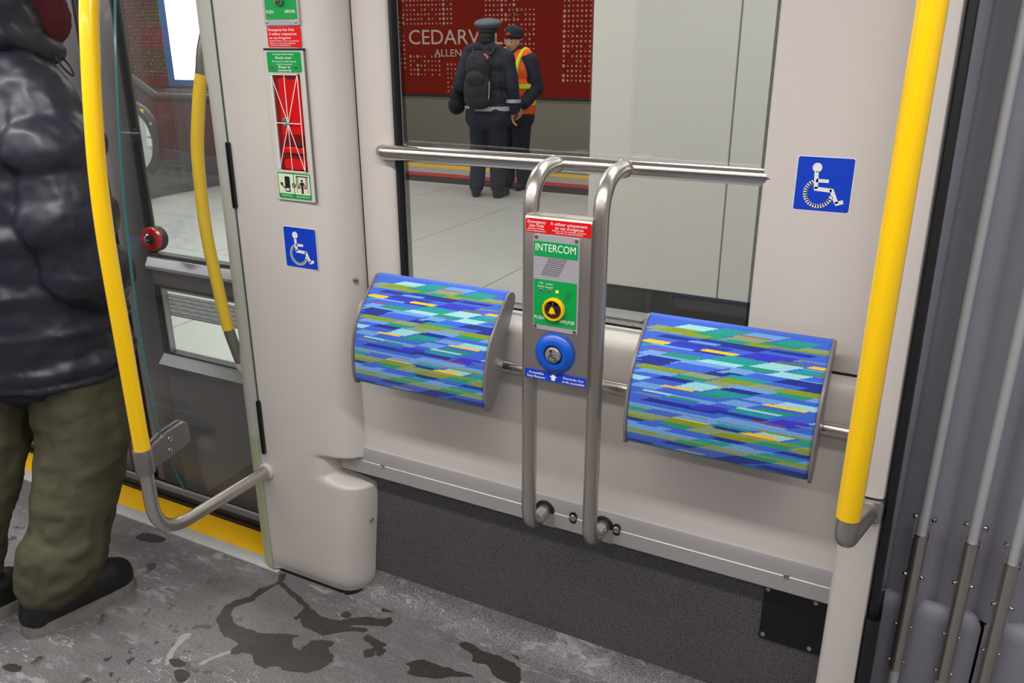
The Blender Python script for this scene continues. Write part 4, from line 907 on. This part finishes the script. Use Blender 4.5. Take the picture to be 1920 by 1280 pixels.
# ---- wet patches and salt smears on the floor
PUD = [
[(-1.633, 1.569), (-1.617, 1.572), (-1.601, 1.54), (-1.585, 1.529), (-1.473, 1.497), (-1.452, 1.484), (-1.433, 1.481), (-1.389, 1.468), (-1.34, 1.472), (-1.313, 1.494), (-1.274, 1.526), (-1.232, 1.537), (-1.209, 1.557), (-1.196, 1.538), (-1.201, 1.517), (-1.252, 1.496), (-1.294, 1.47), (-1.236, 1.484), (-1.245, 1.471), (-1.308, 1.432), (-1.334, 1.403), (-1.353, 1.41), (-1.397, 1.408), (-1.423, 1.42), (-1.436, 1.431), (-1.454, 1.421), (-1.454, 1.443), (-1.458, 1.463), (-1.462, 1.478), (-1.51, 1.491), (-1.589, 1.517), (-1.604, 1.519), (-1.62, 1.453), (-1.615, 1.432), (-1.632, 1.4), (-1.643, 1.376), (-1.624, 1.35), (-1.592, 1.332), (-1.541, 1.329), (-1.515, 1.33), (-1.467, 1.342), (-1.435, 1.363), (-1.396, 1.371), (-1.402, 1.356), (-1.378, 1.336), (-1.353, 1.329), (-1.347, 1.352), (-1.344, 1.377), (-1.305, 1.398), (-1.283, 1.39), (-1.286, 1.368), (-1.247, 1.35), (-1.246, 1.32), (-1.263, 1.282), (-1.285, 1.266), (-1.333, 1.252), (-1.357, 1.258), (-1.386, 1.236), (-1.423, 1.235), (-1.44, 1.249), (-1.47, 1.256), (-1.499, 1.234), (-1.514, 1.245), (-1.515, 1.269), (-1.541, 1.275), (-1.577, 1.277), (-1.615, 1.294), (-1.643, 1.314), (-1.66, 1.34), (-1.669, 1.38), (-1.661, 1.408), (-1.638, 1.434), (-1.64, 1.481), (-1.615, 1.523), (-1.631, 1.555)] ,
[(-1.294, 1.609), (-1.28, 1.62), (-1.221, 1.619), (-1.189, 1.608), (-1.184, 1.593), (-1.241, 1.567), (-1.255, 1.578), (-1.261, 1.598), (-1.278, 1.605)] ,
[(-1.318, 1.512), (-1.315, 1.504), (-1.318, 1.497), (-1.326, 1.493), (-1.336, 1.494), (-1.344, 1.499), (-1.346, 1.507), (-1.343, 1.515), (-1.335, 1.519), (-1.325, 1.517)] ,
[(-1.224, 1.448), (-1.222, 1.466), (-1.185, 1.461), (-1.153, 1.457), (-1.157, 1.443), (-1.14, 1.436), (-1.145, 1.41), (-1.166, 1.423), (-1.156, 1.405), (-1.177, 1.39), (-1.196, 1.411), (-1.177, 1.429), (-1.2, 1.44)] ,
[(-1.062, 1.423), (-1.031, 1.454), (-0.966, 1.458), (-0.934, 1.46), (-0.879, 1.463), (-0.924, 1.443), (-0.968, 1.41), (-1.035, 1.393), (-1.044, 1.414)] ,
[(-0.979, 1.548), (-0.955, 1.568), (-0.904, 1.559), (-0.856, 1.561), (-0.817, 1.559), (-0.788, 1.544), (-0.762, 1.493), (-0.822, 1.489), (-0.869, 1.516), (-0.909, 1.51), (-0.927, 1.532)] ,
[(-1.589, 1.115), (-1.577, 1.129), (-1.544, 1.128), (-1.537, 1.11), (-1.539, 1.095), (-1.561, 1.097)] ,
[(-1.636, 1.139), (-1.617, 1.153), (-1.586, 1.152), (-1.584, 1.14), (-1.603, 1.127)] ,
[(-2.208, 1.498), (-2.192, 1.533), (-2.109, 1.536), (-2.114, 1.507), (-2.176, 1.488)] ,
[(-2.047, 1.405), (-2.033, 1.424), (-2.01, 1.412), (-2.012, 1.387)] ,
[(-0.876, 1.614), (-0.842, 1.607), (-0.806, 1.579), (-0.814, 1.575), (-0.854, 1.593)] ,
[(-2.008, 0.916), (-1.995, 0.935), (-1.96, 0.94), (-1.952, 0.924), (-1.979, 0.914)] ,
]
labs = ['large branching dark wet patch running from the foot of the moulded pillar', 'comma shaped dark wet patch near the skirting', 'tiny round dark wet spot between the larger patches', 'broken dark wet patch left of the two long streaks', 'long dark wet streak at the bottom edge of the view', 'long dark wet streak furthest right on the floor', 'small ragged wet spot at the bottom edge left of the branching patch', 'small oval wet spot at the lower end of the curved white smear', 'thin dark wet spot by the white doorway strip', 'small dark wet spot in front of the black boot', 'short dark wet fleck beside the rightmost streak', 'dark wet mark under the sole of the black boot']
from mathutils.geometry import tessellate_polygon
def flat(pts, z, jit, seed, n=3):
    r = random.Random(seed); out = []; ex = max(a for a, b_ in pts)-min(a for a, b_ in pts); jit = min(jit, ex*.02); P = [Vector((a, b_, 0)) for a, b_ in pts]; m_ = len(P)
    for i in range(m_):
        a, b_, c_, d = P[i-1], P[i], P[(i+1) % m_], P[(i+2) % m_]
        for k in range(n):
            q = k/n; p = .5*((2*b_)+(c_-a)*q+(2*a-5*b_+4*c_-d)*q*q+(3*b_-a-3*c_+d)*q**3); out.append(Vector((p.x+r.uniform(-jit, jit), p.y+r.uniform(-jit, jit), z)))
    bm = B(); V = [bm.verts.new(p) for p in out]; W = [bm.verts.new((p.x, p.y, .0)) for p in out]; m_ = len(V)
    for t3 in tessellate_polygon([out]):
        try: bm.faces.new([V[q] for q in t3])
        except ValueError: pass
    for i in range(m_): bm.faces.new((V[i], V[(i+1) % m_], W[(i+1) % m_], W[i]))
    for f_ in bm.faces:
        f_.normal_update()
        if f_.normal.z < -.5: f_.normal_flip()
    return bm
for i, P in enumerate(PUD):
    o = obj('wet_patch', flat(P, .0008+.00004*i, .0035, i, 3), wetm, None, False); tag(o, labs[i], 'puddle', 'wet patches on the floor')
SM = [
[(-1.67, 1.242), (-1.658, 1.234), (-1.657, 1.198), (-1.645, 1.164), (-1.623, 1.128), (-1.63, 1.121), (-1.656, 1.15), (-1.671, 1.186), (-1.685, 1.22)] ,
[(-1.52, 1.563), (-1.508, 1.569), (-1.471, 1.567), (-1.443, 1.569), (-1.442, 1.555), (-1.459, 1.551), (-1.499, 1.559)] ,
[(-1.554, 1.167), (-1.541, 1.204), (-1.516, 1.244), (-1.507, 1.235), (-1.533, 1.197), (-1.54, 1.167)] ,
[(-1.098, 1.611), (-1.072, 1.636), (-1.025, 1.649), (-1.051, 1.631), (-1.083, 1.606)] ,
[(-0.95, 1.65), (-0.908, 1.637), (-0.868, 1.626), (-0.869, 1.617), (-0.922, 1.631)] ,
]
labs = ['curved white salt smear in front of the boot', 'short white salt smear below the moulded pillar', 'thin pale salt streak left of the branching wet patch', 'faint pale salt streak near the skirting', 'slanting pale salt streak at the right of the floor']
for i, P in enumerate(SM):
    o = obj('salt_smear', flat(P, .0007, .003, 50+i, 3), pink, None, False); tag(o, labs[i], 'stain', 'salt smears on the floor')

# ================================================================ PEOPLE
def hand_prims(c, d, side, s=1., curl=.5):
    """palm, four unequal bent fingers and a thumb; c = wrist, d = direction the hand points"""
    c = Vector(c); d = Vector(d).normalized(); side = Vector(side).normalized(); nrm = d.cross(side); P = []
    palm = c+d*.050*s
    for k in (-.024, -.008, .008, .024): P.append(('c', c+d*.015*s+side*k*.7*s, palm+d*.042*s+side*k*s, .013*s, .0115*s))
    for k, L in ((-.027, .062), (-.009, .078), (.009, .084), (.027, .074)):
        b0 = palm+d*.040*s+side*k*s; b1 = b0+(d+nrm*curl*.5).normalized()*L*.45*s; b2 = b1+(d*.8+nrm*curl*1.2).normalized()*L*.33*s; b3 = b2+(d*.45+nrm*curl*1.6).normalized()*L*.25*s
        P += [('c', b0, b1, .0095*s, .009*s), ('c', b1, b2, .009*s, .0082*s), ('c', b2, b3, .0082*s, .0072*s)]
    t0 = c+d*.028*s+side*.028*s; t1 = t0+(d*.6+side*.8+nrm*.3).normalized()*.036*s; t2 = t1+(d*.9+side*.25+nrm*.4).normalized()*.032*s
    P += [('c', t0, t1, .0125*s, .0105*s), ('c', t1, t2, .0105*s, .008*s)]
    return P
def head_prims(c, f):
    """c = head centre, f = facing direction (horizontal)"""
    c = Vector(c); f = Vector(f).normalized(); r = Vector((f.y, -f.x, 0)); z = Vector((0, 0, 1)); a = math.atan2(f.y, f.x)-math.pi/2
    return [('e', c+z*.025-f*.012, (.074, .092, .088), a), ('e', c-z*.035+f*.022, (.062, .072, .085), a), ('c', c+f*.078-z*.036, c+f*.101-z*.046, .012, .014), ('c', c+f*.078+z*.004, c+f*.099-z*.042, .009, .012),
            ('e', c+f*.075-z*.105, (.026, .022, .020), a), ('e', c+r*.076-z*.02, (.010, .018, .030), a), ('e', c-r*.076-z*.02, (.010, .018, .030), a), ('c', c+f*.080+r*.034+z*.022, c+f*.080-r*.034+z*.022, .010, .010),
            ('c', c-z*.06-f*.01, c-z*.17-f*.025, .056, .060)]
def face(p, c, f):
    c = Vector(c); f = Vector(f).normalized(); r = Vector((f.y, -f.x, 0)); z = Vector((0, 0, 1)); a = math.atan2(f.y, f.x)-math.pi/2
    for s in (-1, 1):
        bm = B(); ellip(bm, c+f*.086+r*.031*s-z*.002, (.013, .008, .007), a, seg=10); e = obj('eye', bm, eyew, p)
        bm = B(); ellip(bm, c+f*.0925+r*.031*s-z*.002, (.0055, .003, .0055), a, seg=8); obj('iris', bm, hair_m, e)
        bm = B(); tube(bm, [c+f*.087+r*.016*s+z*.020, c+f*.091+r*.031*s+z*.024, c+f*.081+r*.047*s+z*.019], .0042, 8); obj('eyebrow', bm, hair_m, p)
    bm = B(); tube(bm, [c+f*.083-r*.024-z*.072, c+f*.094-z*.076, c+f*.083+r*.024-z*.072], [.004, .007, .004], 8); obj('lips', bm, dskin, p)

# ---- passenger in the doorway: navy puffer jacket, olive trousers, black boots
man = thing('person', 'passenger in a navy puffer jacket and olive trousers standing in the doorway, back half turned', 'person', (-2.12, 1.1, 0))
hx, hy = -2.19, 1.31
hc = (hx+.02, hy+.12, 1.70); fdir = (.15, 1, 0)
bp_ = head_prims(hc, fdir)+[('c', (hx-.17, hy, 1.44), (hx+.17, hy, 1.44), .06, .06), ('e', (hx, hy, 1.30), (.18, .12, .18)), ('e', (hx, hy, 1.05), (.16, .115, .16)), ('e', (hx, hy-.01, .88), (.17, .125, .12)),
  ('c', (-2.00, 1.29, 1.42), (-1.955, 1.27, 1.14), .05, .042), ('c', (-1.955, 1.27, 1.14), (-2.015, 1.395, .95), .04, .03),
  ('c', (-2.38, 1.29, 1.42), (-2.42, 1.27, 1.14), .05, .042), ('c', (-2.42, 1.27, 1.14), (-2.36, 1.46, .98), .04, .03),
  ('c', (-2.08, 1.30, .86), (-2.045, 1.26, .48), .085, .06), ('c', (-2.045, 1.26, .48), (-2.05, 1.13, .08), .055, .035), ('c', (-2.28, 1.26, .86), (-2.285, 1.14, .46), .085, .06), ('c', (-2.285, 1.14, .46), (-2.262, .965, .08), .055, .035),
  ('c', (-2.05, 1.11, .05), (-2.02, 1.25, .04), .035, .028), ('c', (-2.262, .945, .05), (-2.24, 1.08, .04), .035, .028)]
bp_ += hand_prims((-2.015, 1.395, .95), (-.85, .35, -.2), (.1, .5, .85), 1, .6)+hand_prims((-2.36, 1.46, .98), (.35, .75, -.3), (-.5, .1, .8), 1, .8)
meshobj('body', blob(bp_, .009, 4), skin, man); face(man, hc, fdir)
jk = [('c', (hx-.045, hy-.02, 1.38), (hx-.045, hy-.02, .80), .205, .215), ('c', (hx+.045, hy-.02, 1.38), (hx+.045, hy-.02, .80), .205, .215),
      ('e', (hx, hy-.01, 1.45), (.235, .165, .085)), ('e', (hx, hy-.02, 1.30), (.266, .226, .150)), ('e', (hx, hy-.025, 1.10), (.272, .243, .105)), ('e', (hx, hy-.02, .955), (.274, .247, .085)), ('e', (hx+.005, hy-.01, .845), (.272, .244, .075)), ('e', (hx+.005, hy-.005, .745), (.272, .240, .075)), ('e', (hx+.005, hy-.005, .70), (.262, .232, .035)),
      ('c', (-2.00, hy-.01, 1.41), (-1.925, hy-.03, 1.19), .100, .102), ('c', (-1.925, hy-.03, 1.19), (-1.922, hy-.02, 1.03), .100, .098), ('c', (-1.922, hy-.02, 1.00), (-1.965, hy+.04, .945), .092, .085), ('c', (-1.965, hy+.04, .945), (-2.035, hy+.105, .935), .083, .072), ('e', (-1.935, hy-.02, 1.315), (.106, .130, .085)), ('e', (-1.918, hy-.03, 1.14), (.105, .128, .095)), ('e', (-1.92, hy+.0, 1.00), (.10, .125, .085)),
      ('c', (-2.38, hy-.01, 1.41), (-2.45, hy-.03, 1.19), .100, .102), ('c', (-2.45, hy-.03, 1.19), (-2.45, hy-.02, 1.03), .100, .098), ('c', (-2.45, hy-.02, 1.00), (-2.42, hy+.10, .955), .092, .085), ('c', (-2.42, hy+.10, .955), (-2.38, hy+.18, .95), .083, .07),
      ('e', (hx+.01, hy-.02, 1.52), (.165, .155, .085)), ('e', (hx+.02, hy-.015, 1.585), (.150, .145, .070))]
def wrinkle(me, amp, sc, seed):
    from mathutils import noise
    n = len(me.vertices); co = np.empty(n*3); nr = np.empty(n*3)
    me.vertices.foreach_get('co', co); me.vertex_normals.foreach_get('vector', nr); co = co.reshape(-1, 3); nr = nr.reshape(-1, 3)
    q = co*sc; q[:, 0] += seed
    h = np.array([noise.noise(v)+.5*noise.noise((v[0]*2.3, v[1]*2.3, v[2]*2.3)) for v in q.tolist()])
    me.vertices.foreach_set('co', (co+nr*(amp*h)[:, None]).ravel()); me.update(); return me
j_ = wrinkle(wrinkle(blob(jk, .0085, 3), .010, 7, 3), .0045, 19, 6)
meshobj('puffer_jacket', j_, navy, man)
hd = blob([('e', (hx+.02, hy-.10, 1.555), (.140, .085, .075), 0, .3), ('e', (hx+.02, hy-.005, 1.60), (.150, .145, .080)), ('e', (hx+.02, hy+.015, 1.70), (.138, .128, .125)), ('c', (hx+.145, hy-.04, 1.57), (hx+.125, hy+.105, 1.535), .05, .035), ('c', (hx-.105, hy-.04, 1.57), (hx-.085, hy+.105, 1.535), .05, .035)], .0085, 3)
meshobj('hood', wrinkle(hd, .008, 14, 9), navy_in, man)
sc_ = blob([('e', (hx+.03, hy+.145, 1.625), (.088, .080, .090)), ('e', (hx+.022, hy+.13, 1.765), (.098, .108, .090)), ('e', (hx+.025, hy+.06, 1.68), (.100, .090, .10))], .008, 4)
meshobj('knit_scarf', wrinkle(sc_, .004, 40, 1), burgundy, man)
bm = B(); tube(bm, spline([Vector(p) for p in ((hx+.150, hy+.085, 1.545), (hx+.170, hy+.095, 1.50), (hx+.165, hy+.125, 1.475), (hx+.15, hy+.13, 1.50), (hx+.145, hy+.10, 1.54))], 5), .0025, 8); obj('hood_cord', bm, black, man)
tp = [('e', (hx+.03, hy-.0, .80), (.185, .165, .15)), ('c', (-2.075, 1.32, .80), (-2.045, 1.285, .50), .132, .122), ('c', (-2.045, 1.285, .50), (-2.046, 1.165, .17), .120, .106), ('e', (-2.050, 1.145, .165), (.114, .122, .040), 0, .38), ('e', (-2.046, 1.17, .245), (.112, .118, .04), 0, .3), ('e', (-2.045, 1.265, .455), (.124, .128, .05), 0, .3), ('e', (-2.046, 1.225, .34), (.115, .121, .06)), ('c', (-2.050, 1.14, .19), (-2.058, 1.105, .125), .106, .088),
      ('c', (-2.28, 1.26, .80), (-2.29, 1.15, .47), .130, .112), ('c', (-2.29, 1.15, .47), (-2.265, .985, .15), .108, .098), ('e', (-2.265, .975, .14), (.106, .110, .045)), ('e', (-2.27, 1.0, .22), (.105, .112, .04))]
meshobj('trousers', wrinkle(wrinkle(blob(tp, .0085, 3), .009, 11, 5), .004, 26, 8), olive, man)
def boot(hx_, hy_, ang):
    d = Vector((math.sin(ang), math.cos(ang), 0)); r = Vector((d.y, -d.x, 0)); o = Vector((hx_, hy_, 0))
    P = lambda a, b_, z: o+d*a+r*b_+Vector((0, 0, z))
    up = blob([('c', P(.005, 0, .070), P(.11, 0, .074), .052, .060), ('c', P(.11, 0, .074), P(.19, .002, .066), .061, .057), ('c', P(.19, .002, .066), P(.218, .002, .060), .057, .050), ('c', P(-.002, 0, .052), P(.218, .002, .050), .050, .050), ('c', P(.02, 0, .08), P(.03, 0, .15), .048, .046), ('c', P(.05, 0, .12), P(.13, 0, .085), .054, .050)], .006, 4)
    u = meshobj('boot', up, bootm, man)
    out = []
    for t_ in np.linspace(0, 2*math.pi, 30, endpoint=False):
        ct = math.cos(t_); a = .108+.160*(abs(ct)**.85)*(1 if ct > 0 else -1); w = (.0565+.006*ct)*(abs(math.sin(t_))**.7)*(1 if math.sin(t_) > 0 else -1); out.append((a, w))
    bm = B(); q = [P(a, w*1.08, 0) for a, w in out]
    L0 = [bm.verts.new((p.x, p.y, .0)) for p in q]; L1 = [bm.verts.new((p.x, p.y, .013)) for p in q]; L2 = [bm.verts.new((o+(p-o)*.985+d*.002+Vector((0, 0, .033+ (.006 if (p-o).dot(d) < .02 else 0)))).to_tuple()) for p in q]; n = len(q)
    for A, D in ((L0, L1), (L1, L2)):
        for i in range(n): bm.faces.new((A[i], A[(i+1) % n], D[(i+1) % n], D[i]))
    bm.faces.new(L0[::-1]); bm.faces.new(L2); obj('sole', bm, solem, u, 30)
    bm = B(); tube(bm, [P(.155, -.045, .070), P(.135, -.02, .098), P(.130, 0, .104), P(.135, .02, .098), P(.155, .046, .070), P(.11, .052, .066), P(.06, .050, .075)], .005, 8); obj('welt', bm, bootm, u)
    bm = B(); box(bm, -.001, .001, -.012, .012, -.006, .006); bmesh.ops.transform(bm, matrix=Matrix.Translation(P(.025, .0475, .105)) @ Matrix.Rotation(-ang, 4, 'Z'), verts=bm.verts); obj('red_stitching', bm, redglove, u, False)
boot(-2.058, 1.065, .19); boot(-2.272, .895, .15)

# ---- the two people on the platform
def far_person(root, loc, ang, spec):
    A = Matrix.Translation(loc) @ Matrix.Rotation(ang, 4, 'Z')
    def T(p): return A @ Vector(p)
    def prim(P):
        out = []
        for p in P:
            if p[0] == 'c': out.append(('c', T(p[1]), T(p[2]), p[3], p[4]))
            else: out.append(('e', T(p[1]), p[2], ang+(p[3] if len(p) > 3 else 0), p[4] if len(p) > 4 else 0))
        return out
    return T, prim
# officer with grey cap, seen from behind
OL = Vector((-4.33, 7.74, 0)); OA = .18
off = thing('person', 'person in navy uniform and grey peaked cap, back to the window', 'person', OL)
T, prim = far_person(off, OL, OA, None)
f = T((0, 1, 0))-OL; hc = T((0, .03, 1.625))
bp_ = head_prims(hc, f)+prim([('c', (-.16, 0, 1.42), (.16, 0, 1.42), .06, .06), ('e', (0, 0, 1.27), (.18, .12, .18)), ('e', (0, 0, 1.05), (.155, .11, .16)), ('e', (0, 0, .90), (.17, .12, .11)),
   ('c', (.19, 0, 1.42), (.245, -.02, 1.14), .052, .043), ('c', (.245, -.02, 1.14), (.255, .03, .90), .042, .030), ('c', (-.19, 0, 1.42), (-.27, -.03, 1.16), .052, .043), ('c', (-.27, -.03, 1.16), (-.16, .20, 1.12), .042, .03),
   ('c', (.095, 0, .86), (.10, .02, .48), .085, .06), ('c', (.10, .02, .48), (.11, -.02, .09), .055, .038), ('c', (-.095, 0, .86), (-.11, .02, .48), .085, .06), ('c', (-.11, .02, .48), (-.13, -.02, .09), .055, .038), ('c', (.11, -.02, .05), (.14, .14, .035), .035, .03), ('c', (-.13, -.02, .05), (-.20, .12, .035), .035, .03)])
bp_ += hand_prims(T((.255, .03, .90)), f*.25+Vector((0, 0, -1)), f, 1, .45)+hand_prims(T((-.16, .20, 1.12)), T((.9, .3, .1))-OL, Vector((0, 0, 1)), 1, .6)
meshobj('body', blob(bp_, .009, 4), skin, off); face(off, hc, f)
J = blob(prim([('c', (-.17, 0, 1.44), (.17, 0, 1.44), .085, .085), ('e', (0, 0, 1.36), (.235, .155, .14)), ('e', (0, 0, 1.20), (.235, .165, .20)), ('e', (0, 0, 1.02), (.235, .17, .18)), ('c', (-.09, 0, .90), (.09, 0, .90), .155, .155), ('c', (-.09, 0, .83), (.09, 0, .83), .155, .155), ('c', (0, 0, 1.47), (0, .01, 1.53), .095, .085),
   ('c', (.20, 0, 1.42), (.265, -.02, 1.14), .09, .082), ('c', (.265, -.02, 1.14), (.272, .03, .93), .08, .07), ('c', (-.20, 0, 1.42), (-.285, -.03, 1.16), .09, .085), ('c', (-.285, -.03, 1.16), (-.17, .18, 1.12), .08, .065), ('c', (-.20, -.02, 1.50), (-.08, -.05, 1.52), .05, .06), ('c', (.08, -.05, 1.52), (.15, -.02, 1.49), .05, .05)]), .011, 4)
jo = meshobj('jacket', wrinkle(J, .007, 9, 2), unavy, off)
def band(verts_fn, name, m_, par):
    bm = B(); verts_fn(bm); return obj(name, bm, m_, par)
def hoop(bm, c, rx, ry, z0, z1, T, n=28, a0=0, a1=2*math.pi):
    full = abs(a1-a0) > 6.2; R_ = [[T((c[0]+rx*math.cos(a), c[1]+ry*math.sin(a), z)) for a in np.linspace(a0, a1, n)] for z in (z0, z1)]
    grid(bm, R_)
band(lambda bm: hoop(bm, (0, 0), .254, .166, .905, .950, T), 'reflective_band', reflect, jo)
band(lambda bm: hoop(bm, (.270, .01), .084, .086, .985, 1.020, T), 'reflective_band', reflect, jo)
meshobj('trousers', wrinkle(blob(prim([('e', (0, 0, .86), (.19, .145, .13)), ('c', (.095, 0, .84), (.10, .015, .48), .112, .095), ('c', (.10, .015, .48), (.11, -.02, .12), .093, .082), ('c', (-.095, 0, .84), (-.11, .015, .48), .112, .095), ('c', (-.11, .015, .48), (-.13, -.02, .12), .093, .082)]), .011, 4), .006, 12, 4), utrous, off)
for a, b_ in (((.11, -.04, .05), (.14, .16, .04)), ((-.13, -.04, .05), (-.21, .14, .04))):
    meshobj('shoe', blob(prim([('c', a, b_, .052, .048), ('c', a, (a[0], a[1]+.01, .15), .055, .06), ('c', (a[0], a[1]-.01, .025), (b_[0], b_[1]+.01, .022), .045, .042)]), .009, 4), bootm, off)
cp_ = blob(prim([('e', (0, .02, 1.752), (.142, .150, .050), 0, .10), ('e', (0, .02, 1.70), (.098, .112, .05)), ('c', (-.05, .12, 1.675), (.05, .12, 1.675), .018, .018)]), .007, 3)
co_ = meshobj('cap', cp_, capg, off)
band(lambda bm: hoop(bm, (0, .02), .103, .117, 1.665, 1.705, T), 'cap_band', unavy, co_)
hr = blob(prim([('e', (0, -.005, 1.63), (.080, .090, .075)), ('e', (0, -.03, 1.59), (.07, .06, .06))]), .008, 3); meshobj('hair', hr, hair_m, off)
# backpack (worn) and shoulder bag (carried)
bk = thing('backpack', 'black backpack worn on the back of the person in the grey cap', 'backpack', T((0, -.2, .95)))
bb = blob(prim([('e', (-.035, -.20, 1.33), (.135, .085, .17)), ('e', (-.035, -.21, 1.12), (.155, .105, .18)), ('e', (-.035, -.205, 1.02), (.150, .100, .10))]), .011, 5)
bo = meshobj('pack_body', wrinkle(bb, .006, 12, 6), packm, bk)
meshobj('front_pocket', wrinkle(blob(prim([('e', (-.035, -.285, 1.225), (.105, .045, .085))]), .009, 3), .004, 20, 2), packm, bk)
for s_ in (-1, 1):
    pts = spline([T(p) for p in ((s_*.10-.02, -.14, 1.45), (s_*.115, -.06, 1.535), (s_*.12, .06, 1.51), (s_*.135, .16, 1.38), (s_*.16, .15, 1.2), (s_*.20, .02, 1.05), (s_*.13-.03, -.14, 1.0))], 5); bm = B(); tube(bm, pts, .014, 8); obj('strap', bm, packm, bk)
bm = B(); tube(bm, [T((.10, -.245, 1.20)), T((.105, -.27, 1.08)), T((.10, -.28, 1.03))], .004, 8); obj('zip_pull', bm, reflect, bk)
bm = B(); tube(bm, [T((.03, -.21, 1.455)), T((.06, -.23, 1.45)), T((.085, -.235, 1.425)), T((.07, -.24, 1.415))], .013, 8); obj('red_tag', bm, mat('faded_red_tag', srgb(190, 92, 84), .6), bk)
bg_ = thing('shoulder_bag', 'black shoulder bag hanging at the left hip of the person in the grey cap', 'bag', T((-.33, .02, .8)))
sb_ = blob(prim([('e', (-.355, .02, .95), (.085, .15, .10)), ('e', (-.345, .02, 1.05), (.065, .13, .11)), ('e', (-.325, .02, 1.14), (.045, .09, .09))]), .011, 5); meshobj('bag_body', wrinkle(sb_, .006, 14, 3), mat('black_bag_fabric', srgb(14, 13, 16), .85, bump=.2, bscale=60), bg_)
bm = B(); tube(bm, spline([T(p) for p in ((-.325, .09, 1.17), (-.25, .13, 1.36), (-.14, .06, 1.535), (-.20, -.06, 1.45), (-.33, -.06, 1.17))], 5), .012, 8); obj('strap', bm, packm, bg_)
# worker in a hi-vis vest, facing the officer
WL = Vector((-4.36, 8.40, 0)); WA = math.pi-.10
wk = thing('person', 'smiling person in dark knit hat and orange and lime safety vest', 'person', WL)
T, prim = far_person(wk, WL, WA, None); f = T((0, 1, 0))-WL; hc = T((0, .03, 1.585))
bp_ = head_prims(hc, f)+prim([('c', (-.16, 0, 1.38), (.16, 0, 1.38), .06, .06), ('e', (0, 0, 1.24), (.175, .12, .18)), ('e', (0, 0, 1.02), (.155, .11, .16)), ('e', (0, 0, .88), (.17, .12, .11)), ('c', (.19, 0, 1.37), (.245, -.03, 1.10), .052, .043), ('c', (.245, -.03, 1.10), (.20, .12, .90), .042, .03), ('c', (-.19, 0, 1.37), (-.245, -.03, 1.10), .052, .043), ('c', (-.245, -.03, 1.10), (-.20, .14, .92), .042, .03),
   ('c', (.095, 0, .84), (.10, .02, .47), .085, .06), ('c', (.10, .02, .47), (.11, -.02, .09), .055, .038), ('c', (-.095, 0, .84), (-.10, .02, .47), .085, .06), ('c', (-.10, .02, .47), (-.12, -.02, .09), .055, .038), ('c', (.11, -.02, .05), (.14, .14, .035), .035, .03), ('c', (-.12, -.02, .05), (-.15, .14, .035), .035, .03)])
bp_ += hand_prims(T((.20, .12, .90)), f*.5+Vector((0, 0, -1)), f, 1, .5)+hand_prims(T((-.20, .14, .92)), f*.5+Vector((0, 0, -1)), f, 1, .5)
meshobj('body', blob(bp_, .009, 4), skin, wk); face(wk, hc, f)
bt = meshobj('beanie', blob(prim([('e', (0, .015, 1.665), (.100, .118, .085)), ('e', (0, .015, 1.635), (.104, .122, .045))]), .007, 3), unavy, wk)
bm = B(); ellip(bm, T((-.005, .132, 1.655)), (.035, .008, .016), WA, seg=10); obj('badge', bm, redglove, bt)
jo = meshobj('jacket', wrinkle(blob(prim([('c', (-.17, 0, 1.40), (.17, 0, 1.40), .085, .085), ('e', (0, 0, 1.30), (.235, .155, .16)), ('e', (0, 0, 1.10), (.235, .165, .22)), ('c', (-.09, 0, .90), (.09, 0, .90), .155, .155), ('c', (-.09, 0, .80), (.09, 0, .80), .155, .155), ('c', (0, 0, 1.43), (0, .0, 1.49), .095, .085), ('c', (.20, 0, 1.38), (.265, -.03, 1.10), .09, .082), ('c', (.265, -.03, 1.10), (.21, .11, .93), .08, .068), ('c', (-.20, 0, 1.38), (-.265, -.03, 1.10), .09, .082), ('c', (-.265, -.03, 1.10), (-.21, .13, .95), .08, .068)]), .011, 4), .007, 9, 7), unavy, wk)
vs = meshobj('safety_vest', blob(prim([('c', (-.155, 0, 1.425), (.155, 0, 1.425), .082, .082), ('e', (0, 0, 1.28), (.232, .172, .20)), ('e', (0, 0, 1.08), (.246, .184, .24)), ('c', (-.09, 0, .90), (.09, 0, .90), .168, .168)]), .011, 4), orange, wk)
band(lambda bm: hoop(bm, (0, 0), .262, .176, .925, .985, T), 'lime_band', limey, vs)
band(lambda bm: hoop(bm, (0, 0), .262, .194, 1.10, 1.15, T), 'lime_band', limey, vs)
for s_ in (-1, 1):
    bm = B(); tube(bm, spline([T(p) for p in ((s_*.145, -.17, 1.12), (s_*.14, -.14, 1.36), (s_*.135, -.02, 1.505), (s_*.13, .13, 1.38), (s_*.12, .18, 1.12))], 6), .021, 8); obj('lime_band', bm, limey, vs)
meshobj('trousers', wrinkle(blob(prim([('e', (0, 0, .84), (.19, .145, .13)), ('c', (.095, 0, .82), (.10, .015, .47), .112, .098), ('c', (.10, .015, .47), (.11, -.02, .10), .096, .090), ('c', (-.095, 0, .82), (-.10, .015, .47), .112, .098), ('c', (-.10, .015, .47), (-.12, -.02, .10), .096, .090)]), .011, 4), .006, 12, 9), utrous, wk)
for a, b_ in (((.11, -.04, .05), (.14, .16, .04)), ((-.12, -.04, .05), (-.15, .16, .04))):
    meshobj('shoe', blob(prim([('c', a, b_, .052, .048), ('c', a, (a[0], a[1]+.01, .15), .055, .06)]), .009, 4), bootm, wk)
bpy.context.view_layer.update()
